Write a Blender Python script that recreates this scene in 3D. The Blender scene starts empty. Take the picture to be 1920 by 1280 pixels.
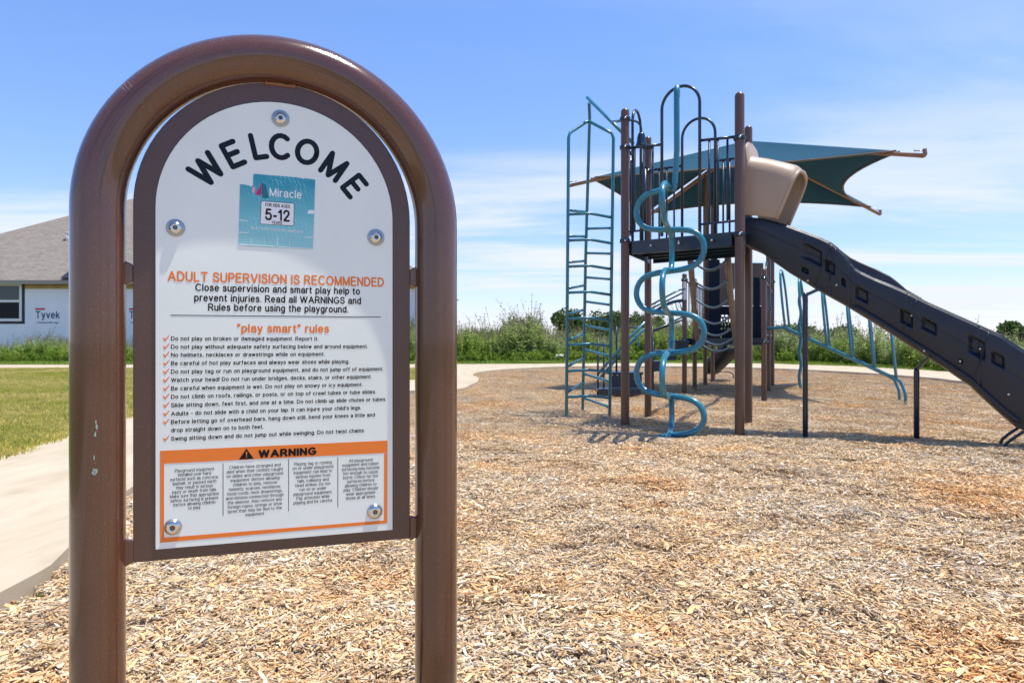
import bpy, bmesh, math, random
from mathutils import Vector, Matrix, Quaternion
random.seed(7)
R = math.radians
S = bpy.context.scene
COL = S.collection

# ------------------------------------------------------------------ camera, sky, sun, exposure
CAM_H = 1.0
cd = bpy.data.cameras.new('camera'); cam = bpy.data.objects.new('camera', cd); COL.objects.link(cam)
cam.location = (0, 0, CAM_H); cam.rotation_euler = (R(90), 0, 0)
cd.sensor_width = 36; cd.lens = 24; cd.clip_start = 0.05; cd.clip_end = 3000
cd.dof.use_dof = True; cd.dof.focus_distance = 1.5; cd.dof.aperture_fstop = 14
S.camera = cam

w = bpy.data.worlds.new('World'); S.world = w; w.use_nodes = True
SUN_EL, SUN_AZ = 74.0, 92.0        # azimuth measured clockwise from +Y
SKY_TINT = (.85, 1.0, 1.27, 1)
CLOUD = (4.6, 4.85, 5.3, 1)
def build_world():
    nt = w.node_tree; N = nt.nodes; L = nt.links
    N.clear()
    out = N.new('ShaderNodeOutputWorld'); bg = N.new('ShaderNodeBackground')
    sky = N.new('ShaderNodeTexSky'); sky.sky_type = 'NISHITA'; sky.sun_disc = False
    sky.sun_elevation = R(SUN_EL); sky.sun_rotation = R(SUN_AZ); sky.altitude = 200
    sky.air_density = 1.0; sky.dust_density = 0.15; sky.ozone_density = 1.8
    bg.inputs['Strength'].default_value = 0.15
    tc = N.new('ShaderNodeTexCoord'); sp = N.new('ShaderNodeSeparateXYZ'); L.new(tc.outputs['Generated'], sp.inputs[0])
    def m(op, a, b=None, c=None, clamp=False):
        n = N.new('ShaderNodeMath'); n.operation = op; n.use_clamp = clamp
        for i, v in enumerate((a, b, c)):
            if v is None: continue
            if isinstance(v, (int, float)): n.inputs[i].default_value = v
            else: L.new(v, n.inputs[i])
        return n.outputs[0]
    z = m('MAXIMUM', sp.outputs['Z'], 0.0)
    zz = m('ADD', z, 0.07)
    u = m('DIVIDE', sp.outputs['X'], zz); v = m('DIVIDE', sp.outputs['Y'], zz)
    cb = N.new('ShaderNodeCombineXYZ'); L.new(u, cb.inputs[0]); L.new(v, cb.inputs[1])
    mp = N.new('ShaderNodeMapping'); mp.inputs['Rotation'].default_value = (0, 0, R(17)); mp.inputs['Scale'].default_value = (.42, 1.15, 1)
    mp.inputs['Location'].default_value = (5.3, 2.9, 0); L.new(cb.outputs[0], mp.inputs[0])
    n1 = N.new('ShaderNodeTexNoise'); n1.inputs['Scale'].default_value = .7; n1.inputs['Detail'].default_value = 8; n1.inputs['Roughness'].default_value = .58; n1.inputs['Distortion'].default_value = .5
    L.new(mp.outputs[0], n1.inputs['Vector'])
    n2 = N.new('ShaderNodeTexNoise'); n2.inputs['Scale'].default_value = .33; n2.inputs['Detail'].default_value = 3; L.new(mp.outputs[0], n2.inputs['Vector'])
    def rmp(x, a, b, c, d):
        n = N.new('ShaderNodeMapRange'); n.interpolation_type = 'SMOOTHSTEP'; L.new(x, n.inputs[0])
        for i, q in enumerate((a, b, c, d)): n.inputs[i+1].default_value = q
        return n.outputs[0]
    c = m('MULTIPLY', rmp(n1.outputs['Fac'], .42, .64, 0, 1), rmp(n2.outputs['Fac'], .43, .54, .12, 1))
    low = rmp(z, .42, .08, .16, 1.0)             # cirrus thickens towards the horizon
    c = m('MULTIPLY', c, low)
    veil = m('POWER', m('SUBTRACT', 1.0, z, clamp=True), 9.0)
    c2 = m('ADD', m('MULTIPLY', c, .95), m('MULTIPLY', veil, .26), clamp=True)
    # saturation of the clear blue, as the camera renders it
    hs = N.new('ShaderNodeHueSaturation'); hs.inputs['Saturation'].default_value = 1.0; hs.inputs['Value'].default_value = 1.0
    L.new(sky.outputs[0], hs.inputs['Color'])
    gm = N.new('ShaderNodeMix'); gm.data_type = 'RGBA'; gm.blend_type = 'MULTIPLY'; gm.inputs[0].default_value = 1
    L.new(hs.outputs[0], gm.inputs[6]); gm.inputs[7].default_value = SKY_TINT
    hz = m('POWER', m('SUBTRACT', 1.0, z, clamp=True), 4.0)
    hm = N.new('ShaderNodeMix'); hm.data_type = 'RGBA'; hm.blend_type = 'MULTIPLY'; L.new(hz, hm.inputs[0]); L.new(gm.outputs[2], hm.inputs[6]); hm.inputs[7].default_value = (.86, .70, .74, 1)
    mx = N.new('ShaderNodeMix'); mx.data_type = 'RGBA'; L.new(c2, mx.inputs[0]); L.new(hm.outputs[2], mx.inputs[6])
    mx.inputs[7].default_value = CLOUD
    L.new(mx.outputs[2], bg.inputs['Color']); L.new(bg.outputs[0], out.inputs['Surface'])

build_world()

sl = bpy.data.lights.new('sun', 'SUN'); sl.energy = 5.0; sl.angle = R(0.5); sl.color = (1.0, .965, .85)
sun = bpy.data.objects.new('sun', sl); COL.objects.link(sun)
sd = Vector((math.cos(R(SUN_EL))*math.sin(R(SUN_AZ)), math.cos(R(SUN_EL))*math.cos(R(SUN_AZ)), math.sin(R(SUN_EL))))
sun.rotation_euler = sd.to_track_quat('Z', 'Y').to_euler(); sun.location = (3, 3, 12)
S.view_settings.view_transform = 'Standard'; S.view_settings.look = 'None'
S.view_settings.exposure = 0.38; S.view_settings.gamma = 1.0
S.view_settings.use_curve_mapping = False
S.cycles.max_bounces = 6; S.cycles.transparent_max_bounces = 8

# ------------------------------------------------------------------ pixel helpers (survey of the photograph, 1920 wide)
F = 1280.0
def W(px, py, D): return Vector(((px-960)/F*D, D, CAM_H+(640-py)/F*D))
def G(px, py, z=0.0):
    D = F*(CAM_H-z)/(py-640); return Vector(((px-960)/F*D, D, z))

# ------------------------------------------------------------------ materials
def new_mat(name):
    m = bpy.data.materials.new(name); m.use_nodes = True
    nt = m.node_tree; b = nt.nodes['Principled BSDF']
    return m, nt, b
def link(nt, a, b): nt.links.new(a, b)
def noise(nt, scale, detail=4, rough=.55, coord='Object', vec=None, dist=0):
    n = nt.nodes.new('ShaderNodeTexNoise'); n.inputs['Scale'].default_value = scale; n.inputs['Detail'].default_value = detail
    n.inputs['Roughness'].default_value = rough; n.inputs['Distortion'].default_value = dist
    if vec is None:
        tc = nt.nodes.new('ShaderNodeTexCoord'); vec = tc.outputs[coord]
    nt.links.new(vec, n.inputs['Vector']); return n.outputs['Fac']
def ramp(nt, fac, stops, interp='LINEAR'):
    r = nt.nodes.new('ShaderNodeValToRGB'); r.color_ramp.interpolation = interp
    while len(r.color_ramp.elements) < len(stops): r.color_ramp.elements.new(.5)
    for e, (p, c) in zip(r.color_ramp.elements, stops): e.position = p; e.color = (*c, 1) if len(c) == 3 else c
    nt.links.new(fac, r.inputs[0]); return r.outputs['Color']
def mixc(nt, fac, a, b, mode='MIX'):
    n = nt.nodes.new('ShaderNodeMix'); n.data_type = 'RGBA'; n.blend_type = mode
    for s, v in ((0, fac), (6, a), (7, b)):
        if isinstance(v, (int, float)): n.inputs[s].default_value = v
        elif isinstance(v, tuple): n.inputs[s].default_value = (*v, 1) if len(v) == 3 else v
        else: nt.links.new(v, n.inputs[s])
    return n.outputs[2]
def bump(nt, b, h, strength, dist=.01):
    n = nt.nodes.new('ShaderNodeBump'); n.inputs['Strength'].default_value = strength; n.inputs['Distance'].default_value = dist
    nt.links.new(h, n.inputs['Height']); nt.links.new(n.outputs[0], b.inputs['Normal'])
def math1(nt, op, a, b=0.0):
    n = nt.nodes.new('ShaderNodeMath'); n.operation = op
    for i, v in enumerate((a, b)):
        if isinstance(v, (int, float)): n.inputs[i].default_value = v
        else: nt.links.new(v, n.inputs[i])
    return n.outputs[0]

def paint(name, base, rough=.3, vary=.15, speck=None, bscale=400, bstr=.08, coat=.3, wear=None):
    m, nt, b = new_mat(name)
    f = noise(nt, 3.0, 5)
    d = tuple(c*(1-vary) for c in base); l = tuple(min(1, c*(1+vary)) for c in base)
    col = ramp(nt, f, [(.3, d), (.7, l)])
    if speck:
        s = noise(nt, speck, 2, .5)
        col = mixc(nt, ramp(nt, s, [(.60, (0, 0, 0)), (.72, (.6, .6, .6))]), col, tuple(min(1, c*2.2+.02) for c in base))
    if wear:
        wn = noise(nt, 9, 6, .7); sc = noise(nt, 130, 3, .8)
        wf = math1(nt, 'MULTIPLY', ramp(nt, wn, [(.66, (0, 0, 0)), (.70, (1, 1, 1))]), ramp(nt, sc, [(.52, (0, 0, 0)), (.60, (1, 1, 1))]))
        col = mixc(nt, wf, col, wear)
    link(nt, col, b.inputs['Base Color'])
    rr = noise(nt, 12, 4)
    r2 = nt.nodes.new('ShaderNodeMapRange'); nt.links.new(rr, r2.inputs[0]); r2.inputs[3].default_value = rough*.7; r2.inputs[4].default_value = rough*1.35
    link(nt, r2.outputs[0], b.inputs['Roughness'])
    b.inputs['Coat Weight'].default_value = coat; b.inputs['Coat Roughness'].default_value = .12
    bump(nt, b, noise(nt, bscale, 2), bstr, .002)
    return m
def flat(name, col, rough=.5, metal=0, spec=.5):
    m, nt, b = new_mat(name); b.inputs['Base Color'].default_value = (*col, 1); b.inputs['Roughness'].default_value = rough
    b.inputs['Metallic'].default_value = metal; b.inputs['Specular IOR Level'].default_value = spec
    return m

M = {}
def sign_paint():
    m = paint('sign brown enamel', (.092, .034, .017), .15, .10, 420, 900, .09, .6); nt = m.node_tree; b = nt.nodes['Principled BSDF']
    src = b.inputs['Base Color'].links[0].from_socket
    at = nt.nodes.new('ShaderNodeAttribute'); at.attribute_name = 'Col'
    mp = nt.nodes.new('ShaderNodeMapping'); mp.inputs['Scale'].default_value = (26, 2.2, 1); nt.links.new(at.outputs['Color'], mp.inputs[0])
    n = noise(nt, 1.0, 5, .6, vec=mp.outputs[0]); f = ramp(nt, n, [(.36, (.45, .42, .40)), (.44, (.95, .95, .95)), (.58, (1, 1, 1)), (.68, (1.25, 1.22, 1.2))])  # streaks along the tube: reflection bands put into the colour, with drips
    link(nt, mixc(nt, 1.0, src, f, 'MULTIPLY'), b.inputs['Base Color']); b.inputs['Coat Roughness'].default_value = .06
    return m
M['sign_brown0'] = paint('sign brown enamel', (.088, .040, .025), .26, .10, 420, 900, .22, .25)
M['plate_brown'] = paint('plate brown enamel', (.082, .038, .025), .34, .07, 500, 900, .15, .25)
M['post_brown'] = paint('post brown paint', (.098, .045, .026), .36, .12, None, 200, .05, .2)
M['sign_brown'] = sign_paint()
M['navy'] = paint('navy paint', (.004, .018, .042), .3, .2, None, 200, .05, .15)
M['navy_plastic'] = flat('navy plastic', (.003, .009, .020), .6, 0, .2)
M['navy_shine'] = paint('navy with painted shine', (.06, .10, .14), .35, .2, None, 200, .05, .3)  # lighter navy for the curved rungs, their grey-blue shine put into the colour
M['teal'] = paint('teal paint', (.014, .16, .24), .28, .12, None, 200, .05, .35)
M['teal2'] = paint('teal climber paint', (.018, .155, .21), .3, .12, None, 200, .05, .35)
M['tan_paint'] = paint('tan paint', (.24, .12, .062), .42, .15, None, 200, .05, .15)
M['tan_plastic'] = paint('tan plastic', (.38, .27, .19), .42, .05, None, 260, .12, .1)
M['slide'] = paint('slide plastic', (.008, .012, .023), .40, .25, None, 300, .2, .0)
M['panel_brown'] = paint('brown plastic', (.10, .068, .055), .5, .1, None, 200, .1, .1)
M['black'] = flat('print black', (.006, .006, .008), .5, 0, .2)
M['ink'] = flat('print ink', (.006, .011, .020), .5, 0, .2)
M['orange'] = flat('print orange', (.80, .19, .018), .42)
M['white'] = flat('print white', (.78, .79, .80), .4)
M['steel'] = flat('stainless steel', (.62, .60, .56), .18, 1.0)
M['steel_dark'] = flat('socket shadow metal', (.13, .11, .09), .35, .9)
M['washer'] = flat('zinc washer', (.36, .39, .41), .38, .9)
M['magenta'] = flat('print magenta', (.50, .0, .16), .4)
M['pink'] = flat('print pink', (.75, .33, .42), .4)
M['deepteal'] = flat('print deep teal', (.0, .14, .19), .4)
M['purple'] = flat('print purple', (.05, .02, .12), .4)

def sign_white():
    m, nt, b = new_mat('sign white sheet')
    base = ramp(nt, noise(nt, 5, 6, .6), [(.3, (.73, .765, .70)), (.7, (.79, .815, .75))])
    st = noise(nt, 26, 6, .75); sm = noise(nt, 4.2, 2)
    f = math1(nt, 'MULTIPLY', ramp(nt, st, [(.70, (0, 0, 0)), (.76, (1, 1, 1))]), ramp(nt, sm, [(.5, (0, 0, 0)), (.6, (1, 1, 1))]))
    link(nt, mixc(nt, f, base, (.50, .33, .14)), b.inputs['Base Color'])
    b.inputs['Roughness'].default_value = .32; b.inputs['Coat Weight'].default_value = .2
    bump(nt, b, noise(nt, 240, 2), .04, .001)
    return m
M['sign_white'] = sign_white()
def sticker_mat():
    m, nt, b = new_mat('teal sticker print')
    tc = nt.nodes.new('ShaderNodeTexCoord'); sp = nt.nodes.new('ShaderNodeSeparateXYZ'); nt.links.new(tc.outputs['Object'], sp.inputs[0])
    mr = nt.nodes.new('ShaderNodeMapRange'); nt.links.new(sp.outputs['Z'], mr.inputs[0]); mr.inputs[1].default_value = 1.17; mr.inputs[2].default_value = 1.31
    col = ramp(nt, mr.outputs[0], [(0, (.30, .58, .60)), (.45, (.18, .50, .54)), (1, (.02, .28, .38))])
    vor = nt.nodes.new('ShaderNodeTexVoronoi'); vor.inputs['Scale'].default_value = 210; vor.inputs['Randomness'].default_value = .12
    mp = nt.nodes.new('ShaderNodeMapping'); mp.inputs['Rotation'].default_value = (.0, .5, .3); nt.links.new(tc.outputs['Object'], mp.inputs[0]); nt.links.new(mp.outputs[0], vor.inputs['Vector'])
    dots = ramp(nt, vor.outputs['Distance'], [(.30, (1, 1, 1)), (.42, (0, 0, 0))])
    msk = ramp(nt, noise(nt, 22, 2), [(.42, (0, 0, 0)), (.6, (.55, .55, .55))])
    col = mixc(nt, math1(nt, 'MULTIPLY', dots, msk), col, (.35, .72, .76))
    link(nt, col, b.inputs['Base Color']); b.inputs['Roughness'].default_value = .38
    return m
M['sticker'] = sticker_mat()

def ground_mats():
    # mulch bed: base sheet below the chips
    m, nt, b = new_mat('wood chip bed')
    tc = nt.nodes.new('ShaderNodeTexCoord'); P = tc.outputs['Object']
    big = noise(nt, .55, 4, .6, vec=P); mid = noise(nt, 9, 5, .7, vec=P); fine = noise(nt, 55, 4, .7, vec=P)
    c1 = ramp(nt, fine, [(.30, (.12, .075, .045)), (.43, (.33, .22, .125)), (.55, (.50, .35, .20)), (.68, (.62, .49, .34))])
    c2 = ramp(nt, fine, [(.30, (.15, .12, .10)), (.43, (.33, .27, .22)), (.55, (.44, .38, .32)), (.68, (.60, .56, .50))])
    c = mixc(nt, ramp(nt, big, [(.40, (0, 0, 0)), (.60, (1, 1, 1))]), c1, c2)
    c = mixc(nt, .4, c, mixc(nt, mid, (.35, .25, .16), (.6, .47, .33)))
    link(nt, c, b.inputs['Base Color']); b.inputs['Roughness'].default_value = .95; b.inputs['Specular IOR Level'].default_value = .15
    bump(nt, b, fine, .7, .02)
    M['mulch'] = m
    # chips: per-chip colour x per-clump x large patches in world space
    m, nt, b = new_mat('wood chips')
    at = nt.nodes.new('ShaderNodeAttribute'); at.attribute_name = 'Col'
    ge = nt.nodes.new('ShaderNodeNewGeometry')
    pn = noise(nt, .8, 5, .65, vec=ge.outputs['Position']); pn2 = noise(nt, 2.3, 3, .6, vec=ge.outputs['Position'])
    tint = ramp(nt, pn, [(.35, (1.06, .80, .54)), (.45, (1.04, .93, .79)), (.58, (.98, .93, .87)), (.68, (.85, .84, .83))])
    tint2 = ramp(nt, pn2, [(.34, (.86, .80, .74)), (.5, (1, 1, 1)), (.68, (1.06, .98, .86))])
    c = mixc(nt, 1.0, at.outputs['Color'], tint, 'MULTIPLY'); c = mixc(nt, 1.0, c, tint2, 'MULTIPLY')
    link(nt, c, b.inputs['Base Color']); b.inputs['Roughness'].default_value = .85; b.inputs['Specular IOR Level'].default_value = .2
    M['chips'] = m
    # concrete
    m, nt, b = new_mat('pale concrete')
    tc = nt.nodes.new('ShaderNodeTexCoord'); P = tc.outputs['Object']
    mp = nt.nodes.new('ShaderNodeMapping'); mp.inputs['Scale'].default_value = (1, .28, 1); mp.inputs['Rotation'].default_value = (0, 0, R(-78)); nt.links.new(P, mp.inputs[0])
    st = noise(nt, 4, 6, .65, vec=mp.outputs[0], dist=.4)
    c = ramp(nt, st, [(.32, (.38, .305, .21)), (.5, (.445, .365, .26)), (.68, (.49, .41, .305))])
    sp = noise(nt, 9, 6, .8, vec=P)
    c = mixc(nt, ramp(nt, sp, [(.66, (0, 0, 0)), (.74, (.5, .5, .5))]), c, (.30, .24, .18))
    link(nt, c, b.inputs['Base Color']); b.inputs['Roughness'].default_value = .9
    bump(nt, b, noise(nt, 180, 4, .7, vec=P), .25, .004)
    M['concrete'] = m
    # lawn soil and thatch
    m, nt, b = new_mat('lawn thatch')
    tc = nt.nodes.new('ShaderNodeTexCoord'); P = tc.outputs['Object']
    n1 = noise(nt, .6, 5, .6, vec=P); n2 = noise(nt, 30, 4, .7, vec=P)
    c = ramp(nt, n1, [(.35, (.11, .15, .035)), (.5, (.19, .20, .055)), (.65, (.32, .27, .11))])
    c = mixc(nt, n2, c, (.06, .075, .02), 'MIX')
    link(nt, c, b.inputs['Base Color']); b.inputs['Roughness'].default_value = 1
    bump(nt, b, n2, .5, .03)
    M['thatch'] = m
ground_mats()

def leafy(name, stops, patch=None, trans=.25, rough=.6, pscale=.5):
    """foliage: colour by instance and by clump, thin and slightly translucent"""
    m, nt, b = new_mat(name)
    oi = nt.nodes.new('ShaderNodeObjectInfo'); ge = nt.nodes.new('ShaderNodeNewGeometry')
    at = nt.nodes.new('ShaderNodeAttribute'); at.attribute_name = 'Col'
    c = ramp(nt, oi.outputs['Random'], stops)
    c = mixc(nt, 1.0, c, at.outputs['Color'], 'MULTIPLY')
    if patch:
        pn = noise(nt, pscale, 4, .6, vec=ge.outputs['Position'])
        c = mixc(nt, ramp(nt, pn, [(.42, (0, 0, 0)), (.62, (1, 1, 1))]), c, mixc(nt, 1.0, patch, at.outputs['Color'], 'MULTIPLY'))
    link(nt, c, b.inputs['Base Color']); b.inputs['Roughness'].default_value = rough; b.inputs['Specular IOR Level'].default_value = .25
    tr = nt.nodes.new('ShaderNodeBsdfTranslucent'); link(nt, c, tr.inputs['Color'])
    ms = nt.nodes.new('ShaderNodeMixShader'); ms.inputs[0].default_value = trans
    link(nt, b.outputs[0], ms.inputs[1]); link(nt, tr.outputs[0], ms.inputs[2])
    link(nt, ms.outputs[0], nt.nodes['Material Output'].inputs['Surface'])
    return m
M['grass'] = leafy('grass blades', [(0, (.32, .36, .055)), (.5, (.45, .45, .085)), (1, (.58, .53, .15))], (.66, .56, .22), .4, .55, .45)
M['weeds'] = leafy('weeds', [(0, (.26, .38, .08)), (.4, (.36, .50, .12)), (.8, (.46, .56, .16)), (1, (.48, .45, .22))], (.40, .48, .24), .62, .6, .25)
M['herbs'] = leafy('low herbs', [(0, (.14, .24, .03)), (.5, (.21, .32, .045)), (1, (.29, .38, .08))], None, .35)
M['seed'] = leafy('seed heads', [(0, (.12, .09, .07)), (1, (.26, .20, .17))], None, .1)
M['treeleaf'] = leafy('tree leaves', [(0, (.06, .10, .03)), (1, (.09, .15, .045))], (.08, .13, .035), .2, .6, .4)
M['bark'] = paint('bark', (.10, .075, .055), .9, .3, None, 40, .6, 0)

def canopy_mat():
    m, nt, b = new_mat('teal shade cloth')
    wv = noise(nt, 60, 3)
    c = ramp(nt, wv, [(.3, (.026, .092, .155)), (.7, (.040, .125, .20))])
    link(nt, c, b.inputs['Base Color']); b.inputs['Roughness'].default_value = .9; b.inputs['Specular IOR Level'].default_value = .1
    tr = nt.nodes.new('ShaderNodeBsdfTranslucent'); tr.inputs['Color'].default_value = (.003, .035, .10, 1)
    ms = nt.nodes.new('ShaderNodeMixShader'); ms.inputs[0].default_value = .28
    link(nt, b.outputs[0], ms.inputs[1]); link(nt, tr.outputs[0], ms.inputs[2])
    link(nt, ms.outputs[0], nt.nodes['Material Output'].inputs['Surface'])
    return m
M['cloth'] = canopy_mat()
def shingle_mat():
    m, nt, b = new_mat('grey shingles')
    uv = nt.nodes.new('ShaderNodeUVMap')
    br = nt.nodes.new('ShaderNodeTexBrick'); nt.links.new(uv.outputs[0], br.inputs['Vector'])
    br.inputs['Scale'].default_value = 1; br.inputs['Brick Width'].default_value = .32; br.inputs['Row Height'].default_value = .16
    br.inputs['Mortar Size'].default_value = .012; br.inputs['Color1'].default_value = (.23, .195, .165, 1); br.inputs['Color2'].default_value = (.12, .10, .088, 1)
    br.inputs['Mortar'].default_value = (.06, .05, .045, 1); br.offset = .37
    c = mixc(nt, noise(nt, 3.5, 4, .7), br.outputs['Color'], (.26, .22, .19))
    link(nt, c, b.inputs['Base Color']); b.inputs['Roughness'].default_value = .95
    bump(nt, b, br.outputs['Fac'], .4, .02)
    return m
M['shingle'] = shingle_mat()
def wrap_mat():
    m, nt, b = new_mat('white house wrap')
    c = ramp(nt, noise(nt, 1.2, 5, .65), [(.3, (.76, .76, .80)), (.7, (.85, .85, .87))])
    link(nt, c, b.inputs['Base Color']); b.inputs['Roughness'].default_value = .6
    bump(nt, b, noise(nt, 3.0, 5, .7), .5, .05)
    return m
M['wrap'] = wrap_mat()
M['osb'] = paint('osb sheathing', (.45, .33, .13), .8, .2, None, 60, .2, 0)
M['fascia'] = flat('fascia board', (.30, .27, .22), .7)
M['glass'] = flat('window glass', (.035, .06, .07), .06)
M['dark_room'] = flat('dark opening', (.008, .008, .010), .8)
M['vinyl'] = flat('white vinyl', (.72, .72, .70), .4)
M['tar'] = flat('black flashing and triangle', (.012, .012, .016), .5)
M['wrapblue'] = flat('wrap blue print', (.04, .06, .16), .6)
M['wrapred'] = flat('wrap red print', (.55, .06, .08), .6)
M['stone'] = paint('sandy stone', (.50, .36, .20), .9, .2, None, 30, .6, 0)
M['hull'] = flat('weathered white', (.65, .65, .62), .6)
M['chip_green'] = flat('old pale green paint', (.30, .42, .33), .5)
M['chip_grey'] = flat('bare grey metal', (.22, .26, .32), .35, .6)
M['chip_red'] = flat('old red primer', (.30, .07, .05), .5)
M['scratch'] = flat('scratched brown paint', (.36, .22, .17), .5)
M['rust'] = flat('rusty weld', (.22, .095, .035), .55)

# ------------------------------------------------------------------ mesh helpers
class MB:
    def __init__(s): s.v = []; s.f = []; s.mi = []; s.smooth = []; s.col = []; s.usecol = False
    def add(s, vs, fs, mi=0, smooth=False, col=None):
        o = len(s.v); s.v += [Vector(p) for p in vs]; s.f += [tuple(i+o for i in f) for f in fs]
        s.mi += [mi]*len(fs); s.smooth += [smooth]*len(fs)
        s.col += [col or (1, 1, 1)]*len(vs)
        if col: s.usecol = True
    def box(s, c, size, rz=0, mi=0, taper=1.0):
        hx, hy, hz = (q/2 for q in size); m = Matrix.Rotation(rz, 3, 'Z'); c = Vector(c)
        vs = [c + m @ Vector((x*hx*(taper if z > 0 else 1), y*hy*(taper if z > 0 else 1), z*hz)) for z in (-1, 1) for x, y in ((-1, -1), (1, -1), (1, 1), (-1, 1))]
        s.add(vs, [(3, 2, 1, 0), (4, 5, 6, 7), (0, 1, 5, 4), (1, 2, 6, 5), (2, 3, 7, 6), (3, 0, 4, 7)], mi)
    def beam(s, a, b, wd, ht, mi=0, up=(0, 0, 1)):
        a = Vector(a); b = Vector(b); d = (b-a).normalized(); u = Vector(up); sd_ = d.cross(u).normalized(); u2 = sd_.cross(d).normalized()
        vs = [p + sd_*x*wd/2 + u2*y*ht/2 for p in (a, b) for x, y in ((-1, -1), (1, -1), (1, 1), (-1, 1))]
        s.add(vs, [(3, 2, 1, 0), (4, 5, 6, 7), (0, 1, 5, 4), (1, 2, 6, 5), (2, 3, 7, 6), (3, 0, 4, 7)], mi)
    def tube(s, pts, r, seg=10, cap=True, mi=0, closed=False):
        pts = [Vector(p) for p in pts]; n = len(pts); rs = r if isinstance(r, (list, tuple)) else [r]*n
        T = []
        for i in range(n):
            if closed: t = pts[(i+1) % n]-pts[i-1]
            else: t = pts[min(i+1, n-1)]-pts[max(i-1, 0)]
            T.append(t.normalized() if t.length > 1e-9 else Vector((0, 0, 1)))
        ref = Vector((0, 0, 1)) if abs(T[0].z) < .9 else Vector((1, 0, 0))
        u = T[0].cross(ref).normalized(); vs = []
        for i in range(n):
            if i: u = (T[i-1].rotation_difference(T[i])) @ u
            u = (u - T[i]*u.dot(T[i])).normalized(); v = T[i].cross(u)
            for k in range(seg):
                a = 2*math.pi*k/seg; vs.append(pts[i]+(u*math.cos(a)+v*math.sin(a))*rs[i])
        fs = []
        for i in range(n if closed else n-1):
            j = (i+1) % n
            for k in range(seg):
                k2 = (k+1) % seg; fs.append((i*seg+k, i*seg+k2, j*seg+k2, j*seg+k))
        s.add(vs, fs, mi, True)
        if cap and not closed:
            o = len(s.v)-len(vs)
            s.f.append(tuple(o+k for k in reversed(range(seg)))); s.f.append(tuple(o+(n-1)*seg+k for k in range(seg)))
            s.mi += [mi]*2; s.smooth += [False]*2
    def cyl(s, a, b, r, seg=16, mi=0, r2=None): s.tube([a, b], [r, r if r2 is None else r2], seg, True, mi)
    def lathe(s, base, axis, prof, seg=20, mi=0):
        """prof: list of (distance along axis, radius)"""
        base = Vector(base); axis = Vector(axis).normalized(); ref = Vector((0, 0, 1)) if abs(axis.z) < .9 else Vector((1, 0, 0))
        u = axis.cross(ref).normalized(); v = axis.cross(u); vs = []
        for h, r in prof:
            for k in range(seg):
                a = 2*math.pi*k/seg; vs.append(base+axis*h+(u*math.cos(a)+v*math.sin(a))*max(r, 1e-5))
        fs = [(i*seg+k, i*seg+(k+1) % seg, (i+1)*seg+(k+1) % seg, (i+1)*seg+k) for i in range(len(prof)-1) for k in range(seg)]
        s.add(vs, fs, mi, True)
    def prism(s, poly, off, mi=0, smooth=False):
        """poly: world points in order; extruded by off"""
        poly = [Vector(p) for p in poly]; off = Vector(off); n = len(poly)
        fs = [tuple(range(n)), tuple(n+i for i in reversed(range(n)))] + [(i, n+i, n+(i+1) % n, (i+1) % n) for i in range(n)]
        s.add(poly+[p+off for p in poly], fs, mi, smooth)
    def mesh(s, name, org=Vector((0, 0, 0))):
        me = bpy.data.meshes.new(name); me.from_pydata([tuple(v-org) for v in s.v], [], s.f)
        me.polygons.foreach_set('material_index', s.mi); me.polygons.foreach_set('use_smooth', s.smooth)
        if s.usecol:
            a = me.color_attributes.new('Col', 'FLOAT_COLOR', 'POINT')
            flatc = []
            for c in s.col: flatc += [c[0], c[1], c[2], 1.0]
            a.data.foreach_set('color', flatc)
        me.update(); return me

def root_loc(o):
    while o.parent: o = o.parent
    return Vector(o.location)
def put(name, mb, mats, parent=None, bevel=0, subs=0, fix=False, label=None, loc=None):
    """ONE mesh object; geometry given in world space; a part shares its thing's origin"""
    if loc is None: loc = root_loc(parent) if parent else Vector((0, 0, 0))
    me = mb.mesh(name, Vector(loc)) if isinstance(mb, MB) else mb
    if fix:
        bm = bmesh.new(); bm.from_mesh(me); bmesh.ops.remove_doubles(bm, verts=bm.verts, dist=1e-5); bmesh.ops.recalc_face_normals(bm, faces=bm.faces); bm.to_mesh(me); bm.free()
    for m_ in (mats if isinstance(mats, (list, tuple)) else [mats]): me.materials.append(M[m_])
    o = bpy.data.objects.new(name, me); COL.objects.link(o)
    if parent: o.parent = parent
    else: o.location = loc
    if bevel:
        b = o.modifiers.new('bevel', 'BEVEL'); b.width = bevel; b.segments = 2; b.limit_method = 'ANGLE'; b.angle_limit = R(40)
    if subs:
        q = o.modifiers.new('subdivision', 'SUBSURF'); q.levels = subs; q.render_levels = subs
    if label: o['label'] = label
    return o
def tag(o, label=None, cat=None, group=None, kind=None):
    if label: o['label'] = label
    if cat: o['category'] = cat
    if group: o['group'] = group
    if kind: o['kind'] = kind
    return o
def empty(name, loc, label, cat, group=None):
    o = bpy.data.objects.new(name, None); o.location = loc; o.empty_display_size = .2; COL.objects.link(o)
    return tag(o, label, cat, group)
def lerp(a, b, t): return a+(b-a)*t
def bez(pts, n=8):
    """Catmull-Rom through points"""
    pts = [Vector(p) for p in pts]; out = []
    for i in range(len(pts)-1):
        p0 = pts[max(i-1, 0)]; p1 = pts[i]; p2 = pts[i+1]; p3 = pts[min(i+2, len(pts)-1)]
        for k in range(n):
            t = k/n; out.append(.5*((2*p1)+(p2-p0)*t+(2*p0-5*p1+4*p2-p3)*t*t+(3*p1-p0-3*p2+p3)*t**3))
    out.append(pts[-1]); return out

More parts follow.
